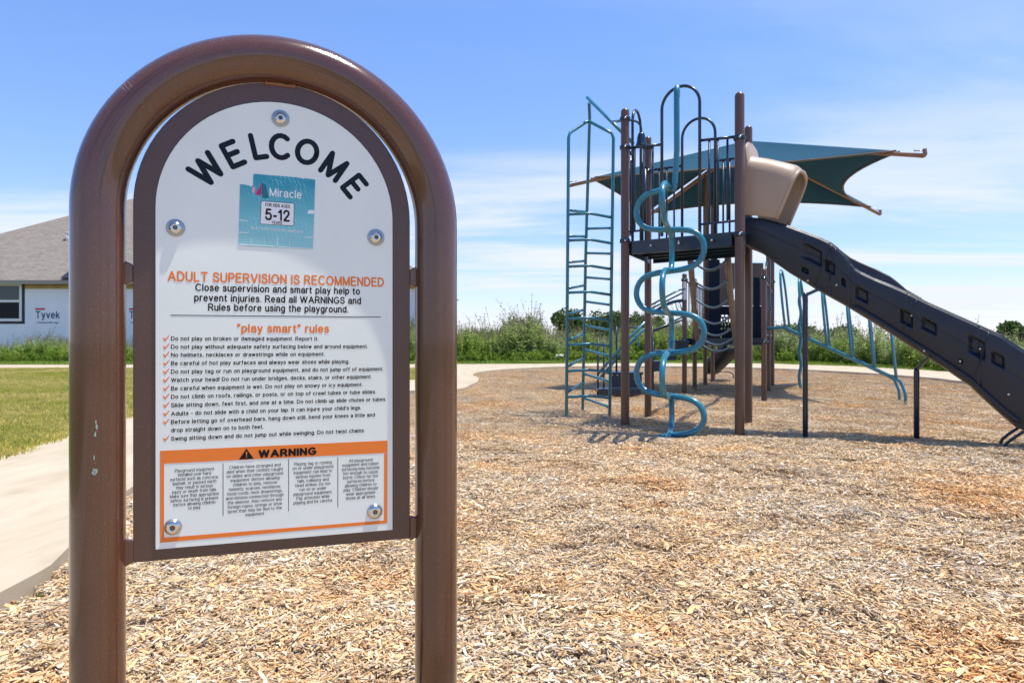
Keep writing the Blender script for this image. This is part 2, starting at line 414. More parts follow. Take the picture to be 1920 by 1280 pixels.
# ------------------------------------------------------------------ SETTING: ground, lawn, mulch, paths
def sheet(poly, z, name, mat, thick=0, grid=None):
    """flat polygon (list of x,y), optional thickness downwards"""
    bm = bmesh.new(); vs = [bm.verts.new((p[0], p[1], z)) for p in poly]; f = bm.faces.new(vs)
    if f.normal.z < 0: f.normal_flip()
    bm.normal_update()
    if thick:
        r = bmesh.ops.extrude_face_region(bm, geom=[f])
        bmesh.ops.translate(bm, verts=[g for g in r['geom'] if isinstance(g, bmesh.types.BMVert)], vec=(0, 0, -thick))
        bmesh.ops.recalc_face_normals(bm, faces=bm.faces)
    else: bmesh.ops.triangulate(bm, faces=bm.faces)
    me = bpy.data.meshes.new(name); bm.to_mesh(me); bm.free(); me.materials.append(M[mat])
    o = bpy.data.objects.new(name, me); COL.objects.link(o); o['kind'] = 'structure'; return o

sheet([(-1500, -300), (1500, -300), (1500, 2500), (-1500, 2500)], -.02, 'ground', 'thatch')

ZC = .08     # top of the concrete above the chips
inner = [(1, -15), (-3.5, -13), (-2.2, -8), (-1.75, -3), (-1.85, .5)] + [tuple(G(px, py, ZC)[:2]) for px, py in ((0, 1110), (122, 1032))] + \
        [(-2.33, 4.0), (-2.66, 5.8), (-2.82, 8.0), (-2.66, 10.6), (-2.15, 12.6)] + \
        [tuple(G(px, py, ZC)[:2]) for px, py in ((857, 729), (880, 722), (896, 714), (896, 707), (886, 702), (905, 696), (960, 691), (1050, 687), (1150, 686), (1300, 687), (1440, 690), (1560, 695), (1660, 701), (1760, 709), (1830, 716))] + \
        [(11.9, 12), (11.2, 8.0), (10.0, 3), (9.5, -3), (8, -10), (5, -14.5), (1, -15)]
def smooth_loop(p, n=4): return [tuple(v[:2]) for v in bez([Vector((q[0], q[1], 0)) for q in p], n)]
inner_s = smooth_loop(inner)
def mulch_height(x, y):
    return .012*math.sin(x*2.1+.7)*math.cos(y*1.7)+.010*math.sin(x*4.7+y*3.1)+.006*math.sin(y*9+x*2)
def build_mulch():
    o = sheet(inner_s, 0.0, 'mulch_bed', 'mulch'); return o
mulch = build_mulch()

outer_left = [(1, -16.6), (-4.6, -14.3), (-4.0, -8), (-3.5, -3), (-3.75, .5), (-4.1, 3.2)] + [tuple(G(px, py, ZC)[:2]) for px, py in ((0, 850), (125, 808), (242, 776))] + [(-5.25, 11.0), (-4.6, 13.8), (-3.5, 16.0)] + \
        [tuple(G(px, py, ZC)[:2]) for px, py in ((773, 711), (815, 699))]
outer_left_s = smooth_loop(outer_left)
far_near = [tuple(G(px, py, ZC)[:2]) for px, py in ((812, 692), (700, 691), (250, 691))] + [(-40, 23.0)]
far_far = [(-40, 27.3)] + [tuple(G(px, py, ZC)[:2]) for px, py in ((250, 683.2), (857, 682.2), (1200, 680.2), (1440, 681), (1600, 686), (1720, 692), (1830, 699))] + [(14.9, 12), (13.6, 8), (12.2, 3), (11.5, -3), (9.6, -11), (5.8, -16), (1, -16.6)]
walk_poly = outer_left_s + smooth_loop(far_near, 3) + smooth_loop(far_far, 3) + list(reversed(inner_s))
side = sheet(walk_poly, ZC, 'sidewalk', 'concrete', .2)
lawn_poly = [(-60, 4), (-60, 22.95)] + list(reversed(smooth_loop(far_near, 3))) + list(reversed(outer_left_s)) + [(-60, -3)]
lawn = sheet([(-45, -16.6), (-45, 22.98)] + [p for p in reversed(smooth_loop(far_near, 3)) if p[0] > -39] + list(reversed(outer_left_s)), ZC-.012, 'lawn', 'thatch')

# joint grooves tooled across the walk: thin recessed-looking strips
mb = MB()
def pip(x, y, poly):
    c = False; n = len(poly); j = n-1
    for i in range(n):
        xi, yi = poly[i]; xj, yj = poly[j]
        if (yi > y) != (yj > y) and x < (xj-xi)*(y-yi)/(yj-yi)+xi: c = not c
        j = i
    return c

# ------------------------------------------------------------------ scatter machinery
def scatter(name, protos, pts, mats_unused=None, kind='stuff'):
    """pts: (x,y,z,rotz,tilt,scale,idx).  One object whose modifier places the proto meshes."""
    me = bpy.data.meshes.new(name); me.from_pydata([p[:3] for p in pts], [], [])
    a = me.attributes.new('rot', 'FLOAT_VECTOR', 'POINT'); fl = []
    for p in pts: fl += [p[4][0], p[4][1], p[3]]
    a.data.foreach_set('vector', fl)
    a = me.attributes.new('scl', 'FLOAT', 'POINT'); a.data.foreach_set('value', [p[5] for p in pts])
    a = me.attributes.new('idx', 'INT', 'POINT'); a.data.foreach_set('value', [p[6] for p in pts])
    o = bpy.data.objects.new(name, me); COL.objects.link(o)
    ng = bpy.data.node_groups.new(name, 'GeometryNodeTree')
    ng.interface.new_socket('Geometry', in_out='INPUT', socket_type='NodeSocketGeometry'); ng.interface.new_socket('Geometry', in_out='OUTPUT', socket_type='NodeSocketGeometry')
    N = ng.nodes; L = ng.links; gi = N.new('NodeGroupInput'); go = N.new('NodeGroupOutput')
    join = N.new('GeometryNodeGeometryToInstance')
    for pr in reversed(protos):
        oi = N.new('GeometryNodeObjectInfo'); oi.inputs['Object'].default_value = pr; oi.inputs['As Instance'].default_value = True
        L.new(oi.outputs['Geometry'], join.inputs[0])
    iop = N.new('GeometryNodeInstanceOnPoints'); L.new(gi.outputs[0], iop.inputs['Points'])
    gi2 = join.outputs[0]; L.new(gi2, iop.inputs['Instance']); iop.inputs['Pick Instance'].default_value = True
    def attr(nm, t):
        n = N.new('GeometryNodeInputNamedAttribute'); n.data_type = t; n.inputs['Name'].default_value = nm; return n.outputs['Attribute']
    L.new(attr('idx', 'INT'), iop.inputs['Instance Index']); L.new(attr('rot', 'FLOAT_VECTOR'), iop.inputs['Rotation']); L.new(attr('scl', 'FLOAT'), iop.inputs['Scale'])
    L.new(iop.outputs[0], go.inputs[0])
    md = o.modifiers.new('scatter', 'NODES'); md.node_group = ng
    o['kind'] = kind; return o
def proto(name, mb, mats):
    me = mb.mesh(name)
    for m_ in mats: me.materials.append(M[m_])
    return bpy.data.objects.new(name, me)     # source of instances, not linked to the scene

CHIP_COLS = [(.74, .57, .37), (.80, .67, .48), (.66, .47, .27), (.68, .61, .52), (.76, .70, .61), (.58, .50, .41), (.78, .63, .42), (.72, .52, .30), (.50, .34, .19), (.36, .27, .19), (.66, .52, .35), (.80, .72, .58), (.60, .56, .50), (.78, .60, .36)]
def chip_cluster(seed, n, rad, smin, smax, rel=1.0):
    rnd = random.Random(seed); mb = MB()
    for i in range(n):
        a = rnd.uniform(0, 6.283); r = rad*math.sqrt(rnd.random()); c = Vector((r*math.cos(a), r*math.sin(a), rnd.uniform(.0, .012*rel)))
        Lh = lerp(smin, smax, rnd.random()**1.5)*(1.8 if rnd.random() < .06 else 1); wd = Lh*rnd.uniform(.09, .30); th = rnd.uniform(.0012, .004)
        q = Matrix.Rotation(rnd.uniform(0, 6.283), 3, 'Z') @ Matrix.Rotation(rnd.gauss(0, .20*rel), 3, 'Y') @ Matrix.Rotation(rnd.gauss(0, .36*rel), 3, 'X')
        t1 = rnd.uniform(.35, 1); t2 = rnd.uniform(.2, .9); b = rnd.uniform(-.12, .12)*Lh
        top = [(-Lh/2, -wd/2*t1, 0), (0, -wd/2+b, .3*th), (Lh/2, -wd/2*t2, 0), (Lh/2*rnd.uniform(.8, 1.1), wd/2*t2, 0), (0, wd/2+b, .3*th), (-Lh/2*rnd.uniform(.8, 1.1), wd/2*t1, 0)]
        vs = [c+q @ Vector(p) for p in top]+[c+q @ (Vector(p)+Vector((0, 0, -th))) for p in top]
        fs = [(0, 1, 4, 5), (1, 2, 3, 4)] + [((k+1) % 6, k, 6+k, 6+(k+1) % 6) for k in range(6)]
        col = rnd.choice(CHIP_COLS); v = rnd.uniform(.68, 1.12); mb.add(vs, fs, 0, False, tuple(min(.88, q_*v) for q_ in col))
    return mb
near_pr = [proto('chip_clump', chip_cluster(10+i, 330, .16, .010, .040), ['chips']) for i in range(7)]
far_pr = [proto('chip_clump', chip_cluster(40+i, 360, .27, .009, .032, .45), ['chips']) for i in range(6)]
mulch_s = inner_s
pts = []; rnd = random.Random(3)
def inview(x, y, m=.6): return abs(x) < .75*y+m and y > .3
def fill(dens, y0, y1, nidx, hi=1.0):
    out = []
    x1 = .75*y1+.7; n = int(dens*(2*x1)*(y1-y0))
    st = 1/math.sqrt(dens); nx = int(2*x1/st); ny = int((y1-y0)/st)
    for q in range(nx*ny):
        x = -x1+(q % nx+rnd.uniform(-.3, 1.3))*st; y = y0+(q//nx+rnd.uniform(-.3, 1.3))*st
        if not inview(x, y) or not pip(x, y, mulch_s): continue
        out.append((x, y, rnd.uniform(-.008, .004)+.014+mulch_height(x, y)*.9, rnd.uniform(0, 6.283), (rnd.gauss(0, .07), rnd.gauss(0, .07)), rnd.uniform(.85, 1.15)*hi, rnd.randrange(nidx)))
    return out
scatter('wood_chips', near_pr, fill(62, .9, 7.0, 7))
scatter('wood_chips', far_pr, fill(22, 6.8, 27.5, 6))
for o in list(COL.objects):
    if o.name.startswith('wood_chips'): o['label'] = 'loose pale wood chips covering the playground bed'

# ------------------------------------------------------------------ lawn grass
def grass_cluster(seed, n, rad, h):
    rnd = random.Random(seed); mb = MB()
    for i in range(n):
        a = rnd.uniform(0, 6.283); r = rad*math.sqrt(rnd.random()); x, y = r*math.cos(a), r*math.sin(a); hh = h*rnd.uniform(.5, 1.25); b = rnd.uniform(0, 6.283); wd = rnd.uniform(.003, .006)*(h/.05)**.5
        dx, dy = math.cos(b), math.sin(b); ln = rnd.uniform(.1, .7)*hh; c2 = rnd.uniform(0, 6.283); lx, ly = math.cos(c2)*ln, math.sin(c2)*ln
        v = rnd.uniform(.7, 1.25); col = (v*rnd.uniform(.9, 1.15), v, v*.9) if rnd.random() > .15 else (v*1.6, v*1.25, v*1.3)
        mb.add([(x-dx*wd, y-dy*wd, -.01), (x+dx*wd, y+dy*wd, -.01), (x+lx*.4+dx*wd*.7, y+ly*.4+dy*wd*.7, hh*.6), (x+lx*.4-dx*wd*.7, y+ly*.4-dy*wd*.7, hh*.6), (x+lx, y+ly, hh)], [(0, 1, 2, 3), (3, 2, 4)], 0, False, col)
    return mb
gp = [proto('grass_clump', grass_cluster(80+i, 170, .24, .045), ['grass']) for i in range(5)]
lawn_xy = [tuple(v.co[:2]) for v in lawn.data.vertices]
pts = []
lp = [(-45, -16.6), (-45, 22.98)] + [p for p in reversed(smooth_loop(far_near, 3)) if p[0] > -39] + list(reversed(outer_left_s))
for _ in range(26000):
    y = 5.2+17.8*rnd.random(); x = rnd.uniform(-.77*y-1, 0)
    if y < 11 and rnd.random() < 0: continue
    if pip(x, y, lp): pts.append((x, y, ZC-.012, rnd.uniform(0, 6.28), (rnd.gauss(0, .05), rnd.gauss(0, .05)), rnd.uniform(.7, 1.2), rnd.randrange(5)))
tag(scatter('grass', gp, pts), 'short yellow green mown grass of the lawn beside the sidewalk')
# mown verge behind the far walk and weeds beyond it
gp2 = [proto('verge_clump', grass_cluster(90+i, 120, .4, .13), ['herbs']) for i in range(4)]
pts = []
def far_edge(x):   # y of the outer edge of the far walk
    P = far_far[:-4]
    for a, b in zip(P, P[1:]):
        if a[0] <= x <= b[0]: return a[1]+(b[1]-a[1])*(x-a[0])/(b[0]-a[0])
    return 27.3 if x < 0 else max(16.0, 40-x*1.45)
for _ in range(9000):
    x = rnd.uniform(-30, 26); y = far_edge(x)+rnd.uniform(0.05, 4.5)
    if abs(x) < .77*y+1: pts.append((x, y, .0, rnd.uniform(0, 6.28), (0, 0), rnd.uniform(.6, 1.5), rnd.randrange(4)))
tag(scatter('grass', gp2, pts), 'bright green unmown verge behind the far path')

def weed(seed, h, leafn, leafl, heads, spread=.12, stems=3, wl=.35):
    rnd = random.Random(seed); mb = MB()
    for s_ in range(stems):
        bx, by = rnd.gauss(0, spread), rnd.gauss(0, spread); hh = h*rnd.uniform(.7, 1.15); lx, ly = rnd.gauss(0, .1)*hh, rnd.gauss(0, .1)*hh
        def at(t): return Vector((bx+lx*t*t, by+ly*t*t, hh*t))
        P = [at(t/4) for t in range(5)]
        for a, b in zip(P, P[1:]):
            r = .006
            mb.add([a+Vector((r, 0, 0)), a+Vector((-r, r, 0)), a+Vector((-r, -r, 0)), b+Vector((r, 0, 0)), b+Vector((-r, r, 0)), b+Vector((-r, -r, 0))], [(0, 1, 4, 3), (1, 2, 5, 4), (2, 0, 3, 5)], 0, False, (1.1, 1.0, .9))
        top = .95 if not heads else .86
        for i in range(leafn):
            t = rnd.uniform(.06, top); p = at(t); a = rnd.uniform(0, 6.283); L_ = leafl*rnd.uniform(.5, 1.2)*(1.15-t*.6); d = Vector((math.cos(a), math.sin(a), rnd.uniform(-.1, .9))).normalized()
            sd_ = d.cross(Vector((0, 0, 1))).normalized()*L_*wl*.5; m_ = p+d*L_*.5; e = p+d*L_+Vector((0, 0, -.25*L_)); v = rnd.uniform(.65, 1.3)
            mb.add([p, m_+sd_, e, m_-sd_], [(0, 1, 2, 3)], 0, False, (v*rnd.uniform(.9, 1.1), v, v*.9))
        if heads:
            for i in range(rnd.randint(3, 7)):
                p = at(rnd.uniform(.82, 1.0))+Vector((rnd.gauss(0, .07), rnd.gauss(0, .07), rnd.uniform(-.02, .12))); r = rnd.uniform(.012, .026)
                vs = [p+Vector(q)*r for q in ((1, 0, 0), (0, 1, 0), (-1, 0, 0), (0, -1, 0), (0, 0, 1.3), (0, 0, -1.3))]
                mb.add(vs, [(0, 1, 4), (1, 2, 4), (2, 3, 4), (3, 0, 4), (1, 0, 5), (2, 1, 5), (3, 2, 5), (0, 3, 5)], 1, False, (1, 1, 1))
                b0 = at(.8); mb.add([b0, b0+Vector((.004, 0, 0)), p], [(0, 1, 2)], 1, False, (1, 1, 1))
    return mb
tall = [proto('tall_weed', weed(200+i, rnd.uniform(1.6, 2.0), 78, .19, True, .16, 3, .32), ['weeds', 'seed']) for i in range(7)]
spindly = [proto('spindly_weed', weed(230+i, 2.55, 16, .09, True, .2, 3, .25), ['weeds', 'seed']) for i in range(4)]
low = [proto('leafy_herb', weed(250+i, .62, 34, .17, False, .14, 3, .5), ['herbs']) for i in range(5)]
pts = []
def hmul(x, y):
    px = 960+x/y*F
    k = .66 if px < 640 else 1.08           # shorter by the house
    k *= .86+.16*math.sin(x*.9+1)+.10*math.sin(x*2.3)
    if 1000 < px < 1300: k *= .92
    if px > 1560: k *= max(.60, 1-(px-1560)*.0016)
    return k
for _ in range(8800):
    x = rnd.uniform(-26, 34); e = far_edge(x); y = e+2.4+rnd.random()**1.3*6.5
    if abs(x) > .77*y+1.5: continue
    r_ = rnd.random()
    if x < -10 and rnd.random() < .35: continue
    idx = rnd.randrange(7) if r_ < .82 else (7+rnd.randrange(4) if r_ < .86 else 11+rnd.randrange(5))
    pts.append((x, y, -.02, rnd.uniform(0, 6.28), (rnd.gauss(0, .08), rnd.gauss(0, .08)), hmul(x, y)*rnd.uniform(.75, 1.1), idx))
for _ in range(5200):
    x = rnd.uniform(-26, 34); y = far_edge(x)+rnd.uniform(1.3, 4.2)
    if abs(x) > .77*y+1.5: continue
    pts.append((x, y, -.02, rnd.uniform(0, 6.28), (rnd.gauss(0, .1), rnd.gauss(0, .1)), rnd.uniform(.45, 1.25)*min(1, .4+(y-far_edge(x))/3.5), 11+rnd.randrange(5)))
tag(scatter('weeds', tall+spindly+low, pts), 'tall wild weeds with brown seed heads along the far path')

# ------------------------------------------------------------------ bushes and trees beyond the weeds
def tree(loc, h, wdt, label, seed, mats=('treeleaf', 'bark'), n=2600, leaf=.28, low_=.12, stems=4):
    loc = Vector(loc); rnd = random.Random(seed)
    root = empty('tree', loc, label, 'tree', 'trees behind the weeds')
    mb = MB(); lobes = []
    for i in range(11):
        a = rnd.uniform(0, 6.283); r = rnd.uniform(0, .38)*wdt; zc = rnd.uniform(.38, .82)*h
        lobes.append((loc+Vector((r*math.cos(a), r*math.sin(a)*.6, zc)), rnd.uniform(.16, .30)*wdt, rnd.uniform(.14, .24)*h))
    for i in range(n):
        c, rx, rz = rnd.choice(lobes); d = Vector((rnd.gauss(0, 1), rnd.gauss(0, 1), rnd.gauss(0, 1))).normalized()*rnd.uniform(.55, 1.08)
        p = c+Vector((d.x*rx, d.y*rx, d.z*rz)); 
        if p.z < loc.z+low_*h: continue
        s_ = leaf*rnd.uniform(.5, 1.2); q = Quaternion((rnd.gauss(0, 1), rnd.gauss(0, 1), rnd.gauss(0, 1), rnd.gauss(0, 1))).normalized(); v = rnd.uniform(.6, 1.45)
        mb.add([p+q @ Vector(k)*s_ for k in ((-.5, 0, 0), (0, -.3, .1), (.5, 0, 0), (0, .3, .1))], [(0, 1, 2, 3)], 0, False, (v, v, v*.85))
    put('crown', mb, mats[0], root)
    mb = MB()
    mb.tube([loc+Vector((0, 0, -.3)), loc+Vector((.05, 0, h*.25)), loc+Vector((.1, 0, h*.5))], [.13, .10, .06], 8)
    for c, rx, rz in lobes[:stems+2]: mb.tube([loc+Vector((.05, 0, h*.22)), lerp(loc, c, .6)+Vector((0, 0, h*.12)), c], [.07, .045, .02], 6)
    put('trunk', mb, mats[1], root); return root
def tr(px, top, D, wpx, label, seed, **k):
    p = W(px, 640, D); h = (640-top)/F*D+CAM_H; tree((p.x, D, 0), h, wpx/F*D, label, seed, **k)
tr(1062, 574, 52, 70, 'dark round tree crown behind the left rails of the teal ladder', 1)
tr(1112, 577, 55, 70, 'dark tree crown seen between the ladder and the first brown post', 2)
tr(1150, 580, 50, 60, 'dark tree crown directly left of the first tall brown post', 3)
tr(1196, 585, 54, 60, 'dark tree crown between the two left tower posts', 4)
tr(1236, 592, 50, 50, 'small dark tree at the right end of the dark row behind the teal spiral', 5)
tr(1896, 600, 30, 66, 'bushy tree at the right edge of the photo above the slide', 6, leaf=.2)
tr(1500, 603, 36, 120, 'broad dark bush behind the thin slide support post', 7, leaf=.2)
tr(1385, 602, 38, 110, 'dark bush behind the tall brown post by the slide entry', 8, leaf=.2)
tr(1570, 606, 37, 110, 'low dark bush behind the sloping teal hoop climber', 9, leaf=.2)

# ------------------------------------------------------------------ HOUSE under construction
def house():
    D0 = 34.0; ez = 4.05
    xl, xr = (-330-960)/F*D0, (812-960)/F*D0
    org = Vector((xl+8, D0, 0))
    root = empty('house', org, 'unfinished single storey house wrapped in white sheeting under a grey hip roof', 'house')
    wl, wr = xl+.45, xr-.45; wy = D0+.45; yb = D0+16.5; gz = -.05
    wx0, wx1 = (-36-960)/F*wy, (41-960)/F*wy; wz0, wz1 = 1+(640-602)/F*wy, 1+(640-531)/F*wy
    mb = MB()   # front wall with a window hole: four boxes butted round the opening
    def wbox(x0, x1, z0, z1): mb.box(((x0+x1)/2, wy+.08, (z0+z1)/2), (x1-x0, .16, z1-z0))
    wtop = ez-.18
    wbox(wl, wx0, gz, wtop-.22); wbox(wx1, wr, gz, wtop-.22); wbox(wx0, wx1, gz, wz0); wbox(wx0, wx1, wz1, wtop-.22) if wz1 < wtop-.25 else None
    mb.box((wl+.08, (wy+.16+yb)/2, (gz+wtop)/2), (.16, yb-wy-.16, wtop-gz)); mb.box((wr-.08, (wy+.16+yb)/2, (gz+wtop)/2), (.16, yb-wy-.16, wtop-gz)); mb.box(((wl+wr)/2, yb+.08, (gz+wtop)/2), (wr-wl, .16, wtop-gz))
    put('wall', mb, 'wrap', root)
    mb = MB(); mb.box(((wx1+wr)/2, wy+.08, wtop-.11), (wr-wx1, .158, .22)); mb.box(((wx0+wl)/2, wy+.08, wtop-.11), (wx0-wl, .158, .22)); put('sheathing_strip', mb, 'osb', root)
    # hip roof
    P1 = Vector(((330-960)/F*42.3, 42.3, 10.55)); P2 = Vector(((540-960)/F*42.3, 42.3, 10.55))
    A, B, C, Dd = Vector((xl, D0, ez)), Vector((xr, D0, ez)), Vector((xr, 50.9, ez)), Vector((xl, 50.9, ez))
    me = bpy.data.meshes.new('roof'); me.from_pydata([tuple(p-org) for p in (A, B, C, Dd, P1, P2)], [], [(0, 1, 5, 4), (1, 2, 5), (2, 3, 4, 5), (3, 0, 4), (3, 2, 1, 0)])
    uv = me.uv_layers.new(name='UVMap')
    pv = [A, B, C, Dd, P1, P2]
    for f in me.polygons:
        vs = [pv[i] for i in f.vertices]; e = (vs[1]-vs[0]).normalized(); nrm = (vs[1]-vs[0]).cross(vs[2]-vs[0]).normalized(); u2 = nrm.cross(e)
        for li, vi in zip(f.loop_indices, f.vertices): d = pv[vi]-vs[0]; uv.data[li].uv = (d.dot(e), d.dot(u2))
    roof = put('roof', me, 'shingle', root)
    mb = MB(); mb.box(((xl+xr)/2, D0+.012, ez-.10), (xr-xl, .03, .19)); put('fascia', mb, 'fascia', root)
    mb = MB(); p = W(128, 448, 37.2); mb.cyl(p+Vector((0, 0, -.25)), p+Vector((0, 0, .3)), .12, 12); mb.cyl(p+Vector((0, 0, .3)), p+Vector((0, 0, .36)), .16, 12); put('vent_pipe', mb, 'hull', root)
    mb = MB(); a = W(112, 521, D0-.1); b = W(138, 521, D0-.1); c = W(138, 502, D0+.9); mb.prism([a, b, c], (0, .05, 0)); put('dark_triangle', mb, 'tar', root)  # small flat dark triangle set just above the eave line
    # window
    mb = MB(); t = .055
    def fr(m_, x0, x1, z0, z1, w_, y, dep):
        m_.box(((x0+x1)/2, y, z0+w_/2), (x1-x0, dep, w_)); m_.box(((x0+x1)/2, y, z1-w_/2), (x1-x0, dep, w_)); m_.box((x0+w_/2, y, (z0+z1)/2), (w_, dep, z1-z0-2*w_)); m_.box((x1-w_/2, y, (z0+z1)/2), (w_, dep, z1-z0-2*w_))
    fr(mb, wx0, wx1, wz0, wz1, .13, wy+.04, .10); zm = wz0+(wz1-wz0)*.53; mb.box(((wx0+wx1)/2, wy+.04, zm), (wx1-wx0-.26, .09, .12))
    wd = put('window', mb, 'vinyl', root)
    mb = MB(); mb.box(((wx0+wx1)/2, wy+.05, (zm+wz1)/2-.035), (wx1-wx0-.25, .01, wz1-zm-.18)); put('pane', mb, 'glass', wd, label='reflecting upper pane')
    mb = MB(); mb.box(((wx0+wx1)/2, wy+.07, (zm+wz0)/2+.03), (wx1-wx0-.25, .01, zm-wz0-.18)); put('pane', mb, 'dark_room', wd, label='dark open lower sash')
    mb = MB(); mb.box((wx1+.075, wy-.004, (wz0+wz1)/2-.04), (.15, .006, wz1-wz0+.2)); mb.box(((wx0+wx1)/2, wy-.004, wz0-.07), (wx1-wx0, .006, .14)); put('flashing_tape', mb, 'tar', wd)
    # house wrap print
    def printed(txt, px0, px1, yb_, hc, mat, bold=.02):
        D = wy-.006; a = W(px0, yb_, D); b = W(px1, yb_, D); me = text_mesh(txt, bold)
        x0 = min(v.co.x for v in me.vertices); x1 = max(v.co.x for v in me.vertices); sx = (b.x-a.x)/(x1-x0); sz = hc/F*D/.70
        for v in me.vertices: v.co = Vector((a.x+(v.co.x-x0)*sx, D-v.co.z*30, a.z+v.co.y*sz))-org
        me.update(); put('lettering', me, mat, root)
    for dx in (0, 176, -176*1.0):
        printed('Tyvek', 66+dx, 112+dx, 596, 12, 'wrapblue', .03)
        printed('HomeWrap', 69+dx, 110+dx, 606, 3, 'purple', .02)
        mb = MB(); D = wy-.006; a = W(66+dx, 581, D); b = W(84+dx, 577.5, D); mb.prism([a, Vector((b.x, D, a.z)), b, Vector((a.x, D, b.z))], (0, .003, 0)); put('logo_mark', mb, 'wrapred', root)

